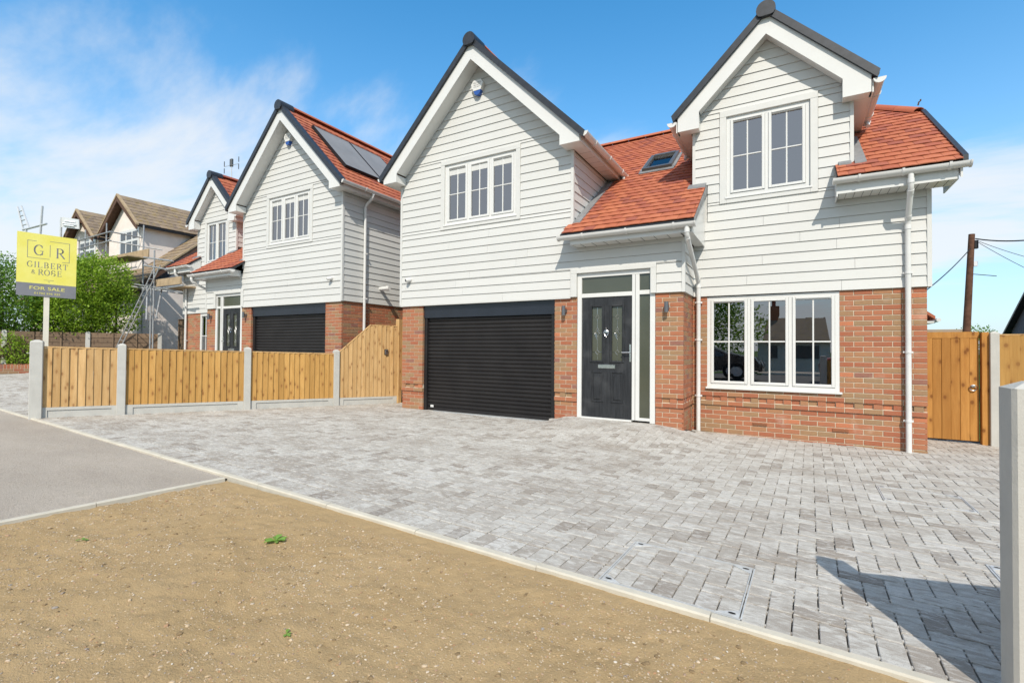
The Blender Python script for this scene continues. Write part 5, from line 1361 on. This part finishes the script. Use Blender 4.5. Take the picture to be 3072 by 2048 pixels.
# ------------------------------------------------------------------ vegetation
def foliage(name, label, centres, n, mat, size, seed, cat='hedge', trunk=None, upward=.3, par=None):
    rg = random.Random(seed); t = thing(name, label, cat, trunk or (centres[0][0], centres[0][1], 0)); mb = MB()
    tot = sum(c[3] * c[4] * c[5] for c in centres) ; 
    for (x, y, z, rx, ry, rz) in centres:
        k = int(n * (rx * ry * rz) ** .67 / sum((c[3] * c[4] * c[5]) ** .67 for c in centres))
        for _ in range(k // 5):
            d = Vector((rg.gauss(0, 1), rg.gauss(0, 1), rg.gauss(0, 1))).normalized(); rr = .62 + .42 * rg.random() ** .6
            fz = 1 + .22 * noise.noise((d.x * 2.3 + x, d.y * 2.3 + y, d.z * 2.3 + seed))
            if noise.noise((d.x * 4 + x * 3, d.y * 4, d.z * 4 + seed)) < -.42: continue
            P0 = Vector((x + d.x * rx * rr * fz, y + d.y * ry * rr * fz, z + d.z * rz * rr * fz))
            tw = (d + Vector((rg.uniform(-1, 1), rg.uniform(-1, 1), rg.uniform(-.6, 1) + upward))).normalized()
            for j in range(5):
                s_ = size * rg.uniform(.6, 1.3); c = P0 + tw * (j * size * .8) + Vector((rg.uniform(-1, 1), rg.uniform(-1, 1), rg.uniform(-1, 1))) * size * .8
                a = (tw + Vector((rg.uniform(-1, 1), rg.uniform(-1, 1), rg.uniform(-1, .6)))).normalized(); b = a.cross(Vector((rg.uniform(-1, 1), rg.uniform(-1, 1), 1))).normalized()
                f = len(mb.v); mb.v += [tuple(c), tuple(c + a * s_ * .55 + b * s_ * .27), tuple(c + a * s_ * 1.15), tuple(c + a * s_ * .55 - b * s_ * .27)]; mb.f.append((f, f + 1, f + 2, f + 3))
    mb.build('foliage', mat, t)
    tr = MB()
    for (x, y, z, rx, ry, rz) in centres:
        for _ in range(5):
            q = Vector((x + rg.uniform(-.6, .6) * rx, y + rg.uniform(-.6, .6) * ry, z + rg.uniform(.1, .6) * rz)); bs = Vector((x + rg.uniform(-.2, .2), y + rg.uniform(-.2, .2), max(.1, z - rz - .3)))
            if trunk: bs = Vector((trunk[0], trunk[1], max(trunk[2], z - rz * 1.2)))
            tr.tube([bs, (bs + q) / 2 + Vector((rg.uniform(-.1, .1), rg.uniform(-.1, .1), 0)), q], [.03, .02, .008], 6)
    if trunk: tr.tube([trunk, (trunk[0], trunk[1], trunk[2] + 1.2), (centres[0][0], centres[0][1], centres[0][2])], [.22, .17, .09], 10)
    tr.build('trunk' if trunk else 'stems', 'bark', t)
    return t
def bl_(y): return -12.7 + .4 * y
hedgeA = [(bl_(-.9) - 1.0, -.9, 2.75, 1.0, 1.0, 1.35), (bl_(-.4) - .9, -.35, 3.4, .8, .75, .85), (bl_(-1.3) - .8, -1.3, 2.2, .8, .8, .8), (bl_(0) - .9, -.05, 2.4, .7, .6, .9)]
foliage('hedge_shrub', 'bright green leafy shrub standing right of the for sale board', hedgeA, 30000, 'leaf_bright', .085, 31, upward=.7)
hedgeB = [(bl_(-2.6) - .9, -2.6, 2.65, 1.0, 1.1, 1.25), (bl_(-3.4) - .9, -3.4, 2.9, .9, .9, 1.2), (bl_(-2.0) - .9, -1.9, 2.2, .8, .8, .8), (bl_(-4.2) - .9, -4.3, 2.6, .9, 1.0, 1.3)]
foliage('hedge_shrub', 'dense dark green hedge behind the for sale board', hedgeB, 30000, 'leaf_dark', .085, 32)
foliage('hedge_shrub', 'small leafy bush in front of the weathered fence by the planter wall', [(bl_(-2.55) + .12, -2.5, 1.0, .25, .3, .35), (bl_(-2.45) + .15, -2.35, .8, .2, .25, .2), (bl_(-2.7) + .15, -2.7, 1.35, .12, .15, .18)], 1900, 'leaf_bright', .07, 33)

# weathered boundary fence and planter wall --------------------------------
of2 = thing('weathered_fence', 'weathered brown lap panel fence below the hedge', 'fence', (bl_(-1), -1, .4))
LD = Vector((.4, 1, 0)).normalized(); LN = Vector((LD.y, -LD.x, 0))
def lpt(y, n=0): return Vector((bl_(y), y, 0)) + LN * n
ys = [-4.6, -2.75, -.95, .85]
for y in ys: conc_post(of2, lpt(y, -.05), .2, 1.72, LD, .12)
for a, b in zip(ys, ys[1:]):
    for k in range(8):
        mb = MB(); A = lpt(a + .05, -.05); B = lpt(b - .05, -.05); z0 = .42 + k * .158; j = frnd.uniform(-.008, .008)
        mb.poly([A + LN * .02 + Vector((0, 0, z0)), B + LN * .02 + Vector((0, 0, z0 + j)), B + LN * .006 + Vector((0, 0, z0 + .162)), A + LN * .006 + Vector((0, 0, z0 + .162))] + [A - LN * .01 + Vector((0, 0, z0)), B - LN * .01 + Vector((0, 0, z0)), B - LN * .01 + Vector((0, 0, z0 + .162)), A - LN * .01 + Vector((0, 0, z0 + .162))], [(0, 1, 2, 3), (4, 7, 6, 5), (0, 4, 5, 1), (1, 5, 6, 2), (2, 6, 7, 3), (3, 7, 4, 0)]); mb.build('slat', 'old_fence', of2, fix=True)
    for s_ in (.33, .66):
        y = a + (b - a) * s_; A = lpt(y, -.03); mb = MB(); mb.extr([(-.02, 0), (.02, 0), (.02, .025), (-.02, .025)], A + Vector((0, 0, .42)), A + Vector((0, 0, 1.69)), LD, LN); mb.build('batten', 'old_fence', of2, fix=True)
pf = thing('weathered_fence', 'tall weathered lap panel beside the neighbouring brick corner', 'fence', (-11.6, 1.7, .4))
for k in range(10):
    mb = MB(); z0 = .45 + k * .178; mb.prismX([(1.50, z0), (1.53, z0), (1.53, z0 + .184), (1.516, z0 + .184)], -12.45, -10.85); mb.build('slat', 'old_fence', pf, fix=True)
for x in (-12.45, -11.66): mb = MB(); mb.box(x, x + .05, 1.48, 1.50, .45, 2.24); mb.build('batten', 'old_fence', pf)
mb = MB(); mb.box(-12.5, -10.85, 1.49, 1.55, 2.235, 2.26); mb.build('capping', 'old_fence', pf)
pw = thing('planter_wall', 'low red brick planter wall with upright brick top course', 'wall', (bl_(-3), -3, .4))
mb = MB(); A = lpt(-5.2, .42); B = lpt(-.9, .42); mb.extr([(-.05, .3), (.04, .3), (.04, .655), (-.05, .655)], A, B, LN, (0, 0, 1)); mb.build('mortar_core', 'mortar', pw, fix=True)
rz = math.atan2(LD.y, LD.x); n = int((B - A).length / .075)
for k in range(n):
    q = A + LD * (k * .075 + .037) + LN * .046; inst('brick', ('br', .065, .14), lambda mb: mb.cbox(-.0325, .0325, -.001, .055, -.07, .07, .003), 'brick', pw, (q.x, q.y, .60), (0, 0, rz))
for c_ in range(2):
    for k in range(int((B - A).length / .225)):
        q = A + LD * (k * .225 + .11 + .11 * c_) + LN * .046; inst('brick', ('br', .215, .065), lambda mb: mb.cbox(-.1075, .1075, -.001, .055, -.0325, .0325, .003), 'brick', pw, (q.x, q.y, .49 - .075 * c_), (0, 0, rz))
# ------------------------------------------------------------------ rendered house behind the hedge, scaffold
bh = thing('rendered_house', 'pale pink rendered house with two brown tiled dormer gables', 'house', (-20, 5, 0))
def brown_tiles(par, org, ud, sd, ulen, slen): tiles(par, org, ud, sd, ulen, slen, lambda x, y: True, 0, 'brown_tile', .30, .30)
mb = MB(); mb.box(-27, -15.0, 1.35, 11, 0, 3.35); mb.prismX([(1.35, 3.35), (11, 3.35), (6.2, 7.2)], -15.2, -15.0); mb.prismX([(1.35, 3.35), (11, 3.35), (6.2, 7.2)], -27, -26.8); mb.build('wall', 'render_pink', bh, fix=True)
RM = .88
def rz_b(y): return 3.42 + RM * (y - .75)
sdm = Vector((0, 1, RM)).normalized()
rfb = slab(bh, 'main_roof', 'bargewood', [(-27.3, .75, rz_b(.75)), (-14.75, .75, rz_b(.75)), (-14.75, 6.2, rz_b(6.2)), (-27.3, 6.2, rz_b(6.2))], .08)
slab(bh, 'rear_roof', 'brown_tile', [(-27.3, 6.2, rz_b(6.2)), (-14.75, 6.2, rz_b(6.2)), (-14.75, 11.5, rz_b(.9)), (-27.3, 11.5, rz_b(.9))], .08)
brown_tiles(rfb, (-27.3, .75, rz_b(.75) + .01), (1, 0, 0), sdm, 12.55, 5.45 / sdm.y)
mb = MB(); mb.prismX([(.70, rz_b(.7) - .30), (6.2, rz_b(6.2) - .30), (6.2, rz_b(6.2) - .04), (.70, rz_b(.7) - .04)], -14.80, -14.74); mb.build('barge_board', 'bargewood', bh, fix=True)
mb = MB(); mb.prismX([(.70, rz_b(.7) - .04), (6.2, rz_b(6.2) - .04), (6.2, rz_b(6.2) + .04), (.70, rz_b(.7) + .04)], -14.83, -14.72); mb.build('verge_trim', 'plank', bh, fix=True)
mb = MB(); mb.box(-27.2, -14.8, .66, .76, rz_b(.7) - .12, rz_b(.7) - .02); mb.build('gutter', 'rubber', bh)
for xc, hw, zt in ((-18.25, 1.72, 7.85), (-22.6, 1.72, 7.80)):
    zw = zt - hw * .78
    ze = zw - .05
    mb = MB(); mb.prismY([(xc - 1.60, 3.6), (xc + 1.60, 3.6), (xc + 1.60, ze - .05), (xc, zt - .22), (xc - 1.60, ze - .05)], 2.0, 5.6); dw = mb.build('dormer_wall', 'render_pink', bh, fix=True)
    sl_ = Vector((hw, 0, zt - ze)).normalized(); yk = 6.0
    for s in (-1, 1):
        dk = slab(bh, 'dormer_roof', 'bargewood', [(xc + s * (hw + .12), 1.72, ze - .09), (xc, 1.72, zt), (xc, yk, zt), (xc + s * (hw + .12), yk, ze - .09)], .10)
        tiles(dk, (xc + s * (hw + .14), 1.68, ze - .09), (0, 1, 0), (-s * sl_.x, 0, sl_.z), yk - 1.7, (hw + .12) / sl_.x, lambda x, y: True, 0, 'brown_tile', .30, .28)
        mb = MB(); mb.prismY([(xc, zt - .03), (xc + s * (hw + .16), ze - .15), (xc + s * (hw + .16), ze - .33), (xc + s * (hw - .05), ze - .20), (xc, zt - .27)], 1.66, 1.70); mb.build('barge_board', 'bargewood', bh, fix=True)
        mb = MB(); mb.prismY([(xc, zt + .06), (xc + s * (hw + .17), ze - .07), (xc + s * (hw + .17), ze - .15), (xc, zt - .03)], 1.64, 1.74); mb.build('verge_trim', 'plank', bh, fix=True)
        mb = MB(); mb.box(xc + s * (hw + .12) - .05, xc + s * (hw + .12) + .05, 1.75, yk, ze - .20, ze - .10); mb.build('gutter', 'rubber', bh)
    x0, x1, z0, z1 = xc - .36, xc + 1.32, 5.10, 6.26
    F = MB(); F.box(x0 - .07, x1 + .07, 1.955, 2.0, z0 - .07, z1 + .07); wf = F.build('window', 'upvc', bh)
    w3 = (x1 - x0) / 3
    for k in range(3):
        for (a, b) in ((z0 + .05, z0 + .68), (z0 + .80, z1 - .05)):
            mb = MB(); mb.box(x0 + k * w3 + .07, x0 + (k + 1) * w3 - .07, 1.94, 1.954, a, b); mb.build('pane', 'solar_glass', wf)
        mb = MB(); mb.cbox(x0 + k * w3 + .02, x0 + (k + 1) * w3 - .02, 1.948, 1.958, z0 + .69, z0 + .79, .003); mb.build('transom', 'upvc', wf)
    mb = MB(); mb.box(x0 - .1, x1 + .1, 1.90, 2.0, z0 - .12, z0 - .07); mb.build('sill', 'upvc', wf)
mb = MB(); mb.box(-15.02, -14.96, 1.2, 2.2, .3, 2.3); mb.build('lower_render_band', 'render_pink', bh)

def tubes(name, label, lst, r_=.026, boards_=(), pname='pole'):
    t = thing(name, label, 'scaffolding', lst[0][0])
    for a, b in lst: mb = MB(); mb.tube([a, b], r_, 8); mb.build(pname, 'scaffold_grey', t, smooth=True)
    for (x0, x1, y0, y1, z0, z1) in boards_: mb = MB(); mb.box(x0, x1, y0, y1, z0, z1); mb.build('scaffold_board', 'plank', t)
    return t
Yf, Yk = -.1, 1.0
def Z(p, q, Y): v = atY(p / 1.7425, 400 + q / 1.7425, Y); return v
sl1 = []
for (p, qt) in ((558, 470), (447, 505), (752, 480), (415, 540)):
    v = Z(p, qt, .9); sl1.append(((v.x, .9, .3), (v.x, .9, v.z)))
def hz(p0, q0, p1, q1, Y0, Y1): a = Z(p0, q0, Y0); b = Z(p1, q1, Y1); return (tuple(a), tuple(b))
sl1 += [hz(408, 560, 580, 513, .85, .85), hz(408, 605, 580, 560, .85, .85), hz(570, 513, 930, 583, .85, 3.4), hz(565, 560, 850, 610, .85, 2.4)]
va = Z(590, 640, .9); vb = Z(780, 692, .9)
tubes('scaffolding', 'galvanised scaffold tubes and boards in front of the rendered dormers', sl1, boards_=((va.x, vb.x, .86, .90, va.z - .32, va.z - .02), (va.x, vb.x, .2, .85, va.z - .40, va.z - .36), (va.x - 3.5, va.x - .05, .86, .90, va.z - .25, va.z + .0)))
sl2 = []
for (p, qt) in ((808, 610), (790, 800)): v = Z(p, qt, .3); sl2.append(((v.x, .3, .3), (v.x, .3, v.z)))
sl2 += [hz(752, 648, 905, 668, .3, .3), hz(752, 690, 880, 712, .3, .3), hz(685, 785, 955, 830, .3, .3), hz(690, 800, 955, 838, .25, 1.2), hz(770, 800, 765, 975, .3, -.1), hz(850, 790, 815, 965, .6, .3), hz(820, 815, 960, 795, .2, .2)]
va = Z(820, 765, .4); vb = Z(950, 790, .4)
tubes('scaffolding', 'lower scaffold bay with toe board beside the pink gable wall', sl2, boards_=((va.x, vb.x, .36, .40, va.z - .25, va.z + .0), (va.x, vb.x, .41, 1.2, va.z - .33, va.z - .29)))
ld = thing('ladder', 'aluminium ladder leaning on the lower scaffold', 'ladder', (-12.9, -.1, .6))
a0 = Z(660, 1010, -.1); a1 = Z(812, 690, .35); b0 = Z(680, 1018, -.1); b1 = Z(838, 690, .35)
for a, b in ((a0, a1), (b0, b1)): mb = MB(); d = (b - a); a_ = a - d * .35; mb.tube([a_, b], .02, 6); mb.build('stile', 'scaffold_grey', ld)
for k in range(15): t_ = -.3 + k * .09; mb = MB(); mb.tube([a0 + (a1 - a0) * t_, b0 + (b1 - b0) * t_], .011, 6); mb.build('rung', 'scaffold_grey', ld)

# distant items on the left skyline
t = thing('scaffolding', 'far scaffold ladder and pole rising above the for sale board', 'scaffolding', (-30, 0, 0))
def far(p, q, Y=1.5): return Z(p, q, Y)
for a, b in (((122, 505), (92, 385)), ((152, 497), (112, 380)), ((212, 520), (222, 380)), ((120, 505), (243, 473))): mb = MB(); mb.tube([far(*a), far(*b)], .05, 6); mb.build('pole', 'galv', t)
for k in range(5): f = k / 5; mb = MB(); mb.tube([far(122 - 30 * f, 505 - 120 * f), far(152 - 40 * f, 497 - 117 * f)], .03, 6); mb.build('rung', 'galv', t)
for p in (137, 212): v = far(p, 500); mb = MB(); mb.tube([(v.x, v.y, .3), v], .05, 6); mb.build('pole', 'galv', t)
t = thing('site_banner', 'white company board hung on the scaffold left of the rendered gable', 'sign', far(365, 540))
vs = [far(320, 490), far(412, 500), far(410, 450), far(322, 437)]; mb = MB(); mb.poly(vs + [v + Vector((0, .03, 0)) for v in vs], [(0, 1, 2, 3), (7, 6, 5, 4), (0, 4, 5, 1), (1, 5, 6, 2), (2, 6, 7, 3), (3, 7, 4, 0)]); mb.build('board', 'upvc', t)
for f, a, b in ((.62, .25, .85), (.38, .15, .9), (.2, .2, .8)):
    p = vs[0].lerp(vs[3], f); q = vs[1].lerp(vs[2], f); mb = MB(); A = p.lerp(q, a) + Vector((0, -.02, 0)); B = p.lerp(q, b) + Vector((0, -.02, 0)); mb.tube([A, B], .05, 4); mb.build('faded_lettering', 'blind', t)
v = far(318, 537); mb = MB(); mb.tube([(v.x, v.y, .3), far(320, 440)], .05, 6); mb.build('pole', 'galv', t)
t = thing('tv_aerial', 'television aerial on a thin mast above the neighbouring roof', 'aerial', (-15.2, 5, 6.5))
m0 = Z(1222, 262, 5.2); m1 = Z(1210, 165, 5.2)
mb = MB(); mb.tube([(m0.x, m0.y, 5.6), m1], .025, 6); mb.build('mast', 'galv', t)
mb = MB(); mb.cbox(m1.x - .09, m1.x + .07, m1.y - .05, m1.y + .05, m1.z - .08, m1.z + .28, .02); mb.build('aerial_box', 'skylight_frame', t)
mb = MB(); mb.tube([(m1.x - .62, m1.y, m1.z + .02), (m1.x + .62, m1.y, m1.z - .06)], .012, 5); mb.build('boom', 'galv', t)
for dx in (-.6, .6):
    for dz in (.17, -.17): mb = MB(); mb.tube([(m1.x + dx, m1.y, m1.z - .02 + dz - .12), (m1.x + dx, m1.y, m1.z - .02 + dz + .12)], .02, 5); mb.build('element', 'skylight_frame', t)

# ------------------------------------------------------------------ right skyline
t = thing('telegraph_pole', 'leaning brown telegraph pole with cables behind the side gate', 'pole', (15.0, 24, 0))
A_ = lambda x, y: (2700 + x / 2.0907, 650 + y / 2.0907)
top = atY(*A_(450, 110), 24); low = atY(*A_(418, 715), 24); d = (low - top); base = top + d * (top.z + .4) / (top.z - low.z)
mb = MB(); mb.tube([base, low, top], [.17, .155, .125], 12); mb.build('pole', 'pole_wood', t, smooth=True)
mb = MB(); q = top + d * .10; mb.box(q.x + .10, q.x + .24, q.y - .1, q.y + .1, q.z - .25, q.z + .15); mb.build('junction_box', 'rubber', t)
mb = MB(); q = top + d * .31; mb.box(q.x + .12, q.x + .26, q.y - .08, q.y + .08, q.z - .12, q.z + .12); mb.build('junction_box', 'blind', t)
def wire(p, q, sag): return [p.lerp(q, k / 12) - Vector((0, 0, sag * 4 * (k / 12) * (1 - k / 12))) for k in range(13)]
for (s_, e, sag, r_) in ((top + d * .05 + Vector((.15, 0, 0)), atY(3250, 690, 20), .25, .03), (top + d * .14, atY(2700, 925, 14), .2, .022), (top + d * .08 + Vector((.2, 0, 0)), atY(3200, 860, 22), .1, .012), (top + d * .07 + Vector((.2, 0, 0)), atY(3200, 800, 22), .1, .012), (top + d * .41, atY(2990, 828, 24), .0, .018)):
    mb = MB(); mb.tube(wire(s_, e, sag), r_, 5); mb.build('cable', 'cable', t)
t = thing('outbuilding', 'orange tiled eave peeping out behind the brick corner', 'house', (9.5, 14, 0))
e0 = atY(*A_(222, 622), 12)
mb = MB(); mb.box(6.5, e0.x - .35, 12.2, 17, -.3, e0.z - .12); mb.build('wall', 'brick', t)
slab(t, 'roof', 'roof_tile', [(e0.x, 12, e0.z), (e0.x, 17.3, e0.z), (e0.x - 2.5, 17.3, e0.z + 2.0), (e0.x - 2.5, 12, e0.z + 2.0)], .10)
slab(t, 'roof', 'roof_tile', [(e0.x - 2.5, 12, e0.z + 2.0), (e0.x - 2.5, 17.3, e0.z + 2.0), (e0.x - 5, 17.3, e0.z), (e0.x - 5, 12, e0.z)], .10)
mb = MB(); mb.tube([(e0.x + .06, 11.9, e0.z - .13), (e0.x + .06, 17.3, e0.z - .13)], .06, 8); mb.build('gutter', 'gutter_white', t, smooth=True)
mb = MB(); mb.box(e0.x - .35, e0.x, 12.0, 17.2, e0.z - .22, e0.z - .16); mb.build('soffit', 'upvc', t)
def far_house(name, label, x0, x1, y0, y1, zw, zr, wm, rm, chim=True, gable='y', windows=()):
    t = thing(name, label, 'house', ((x0 + x1) / 2, (y0 + y1) / 2, 0)); mb = MB(); mb.box(x0, x1, y0, y1, -.3, zw); mb.build('wall', wm, t)
    if gable == 'x':   # ridge along x
        ym = (y0 + y1) / 2
        for s in (-1, 1):
            e = ym + s * (abs(y1 - y0) / 2 + .3); slab(t, 'roof', rm, [(x0 - .2, e, zw - .1), (x1 + .2, e, zw - .1), (x1 + .2, ym, zr), (x0 - .2, ym, zr)], .1)
        for x in (x0, x1 - .1): mb = MB(); mb.prismX([(y0, zw), (y1, zw), (ym, zr - .1)], x + .002, x + .098); mb.build('gable_wall', wm, t, fix=True)
    else:
        xm = (x0 + x1) / 2
        for s in (-1, 1):
            e = xm + s * (abs(x1 - x0) / 2 + .3); slab(t, 'roof', rm, [(e, y0 - .2, zw - .1), (e, y1 + .2, zw - .1), (xm, y1 + .2, zr), (xm, y0 - .2, zr)], .1)
        for y in (y0, y1 - .1): mb = MB(); mb.prismY([(x0, zw), (x1, zw), (xm, zr - .1)], y + .002, y + .098); mb.build('gable_wall', wm, t, fix=True)
    if chim: mb = MB(); cx_ = x0 + .9; mb.box(cx_, cx_ + .7, (y0 + y1) / 2 - .3, (y0 + y1) / 2 + .3, zr - .6, zr + .9); ch = mb.build('chimney', 'brick', t); mb = MB(); mb.tube([(cx_ + .35, (y0 + y1) / 2, zr + .9), (cx_ + .35, (y0 + y1) / 2, zr + 1.3)], .13, 10); mb.build('chimney_pot', 'roof_tile', ch)
    for (a, b, c, d_, y) in windows: mb = MB(); mb.box(a, b, y - .04, y + .04, c, d_); wf = mb.build('window', 'upvc', t); mb = MB(); mb.box(a + .08, b - .08, y - .05, y + .05, c + .08, d_ - .08); mb.build('pane', 'solar_glass', wf)
    return t
v0 = atY(*A_(165, 702), 40); v1 = atY(*A_(385, 705), 40)
far_house('distant_bungalow', 'low brown roofed bungalow just showing over the side gate', v0.x - 4, v1.x, 38, 42, v1.z - 1.6, v1.z, 'render_pink', 'brown_tile', True, 'x')
far_house('slate_house', 'grey blue clad gable rising behind the far fence', 15.0, 22, 8.6, 19.3, 2.13, 6.0, 'slate_blue', 'black_verge', False, 'x')
foliage('distant_tree', 'small rounded tree top just over the side fence', [(v1.x + 1.6, 44, 1.75, 1.2, 1.2, 1.1)], 2600, 'leaf_dark', .18, 40, cat='tree')

# ------------------------------------------------------------------ across the street (seen as reflections in the panes)
far_house('facing_bungalow', 'brown tiled bungalow across the street reflected in the bay window', 5.1, 9.4, -33.5, -26.5, 2.0, 3.6, 'render_pink', 'brown_tile', True, 'x', windows=((5.6, 6.6, .7, 1.7, -26.5), (7.4, 8.9, .7, 1.7, -26.5)))
foliage('street_tree', 'broad green tree across the street reflected in the bay window', [(2.6, -22.0, 4.0, 2.0, 1.6, 2.4), (1.4, -22.5, 3.0, 1.6, 1.5, 1.6), (3.9, -21.4, 2.6, 1.3, 1.2, 1.3)], 9000, 'leaf_dark', .20, 41, cat='tree', trunk=(2.5, -22.3, .1))
def car(label, x, y, mat, f=1):
    t = thing('parked_car', label, 'car', (x, y, .1)); z0 = .08
    prof = [(-2.05, .35), (-2.1, .55), (-2.0, .80), (-1.35, .92), (-.75, 1.38), (.35, 1.42), (1.15, 1.05), (1.95, .88), (2.12, .62), (2.08, .35)]
    prof = [(a * f, b) for a, b in prof]
    mb = MB(); secs = [(-.85, .93), (-.80, 1), (0, 1.02), (.80, 1), (.85, .93)]
    for (yy, sc) in secs: mb.v += [(x + px_, y + yy * (1 - max(0, pz - .9) * .28), z0 + (pz if sc > .95 else pz * .97)) for px_, pz in prof]
    n = len(prof)
    for i in range(len(secs) - 1):
        for k in range(n): mb.f.append((i * n + k, i * n + (k + 1) % n, (i + 1) * n + (k + 1) % n, (i + 1) * n + k))
    mb.f += [tuple(range(n)), tuple(range(4 * n, 5 * n))[::-1]]
    mb.build('body', mat, t, smooth=True, fix=True)
    for s in (-1, 1):
        mb = MB(); g_ = [(a * f, b) for a, b in [(-1.15, .95), (-.72, 1.31), (.32, 1.35), (.98, 1.02), (.9, .95)]]; mb.poly([(x + a, y + s * (.862 - max(0, b - .9) * .28), z0 + b) for a, b in g_], [tuple(range(5))]); mb.build('side_window', 'solar_glass', t)
        for wx in (-1.3, 1.3):
            mb = MB(); mb.tube([(x + wx, y + s * .68, z0 + .32), (x + wx, y + s * .90, z0 + .32)], .33, 18); wl = mb.build('wheel', 'tyre', t, smooth=True)
            mb = MB(); mb.tube([(x + wx, y + s * .901, z0 + .32), (x + wx, y + s * .91, z0 + .32)], .2, 14); mb.build('rim', 'galv', wl)
    for s in (-.6, .6): mb = MB(); mb.box(x + f * 2.055 - .035, x + f * 2.055 + .035, y + s - .14, y + s + .14, z0 + .62, z0 + .74); mb.build('headlight', 'upvc', t)
car('red hatchback parked on the street reflected in the bay window', 10.35, -13.6, 'red_paint', -1); car('dark hatchback parked on the street below the tree', 3.9, -13.3, 'dark_paint')
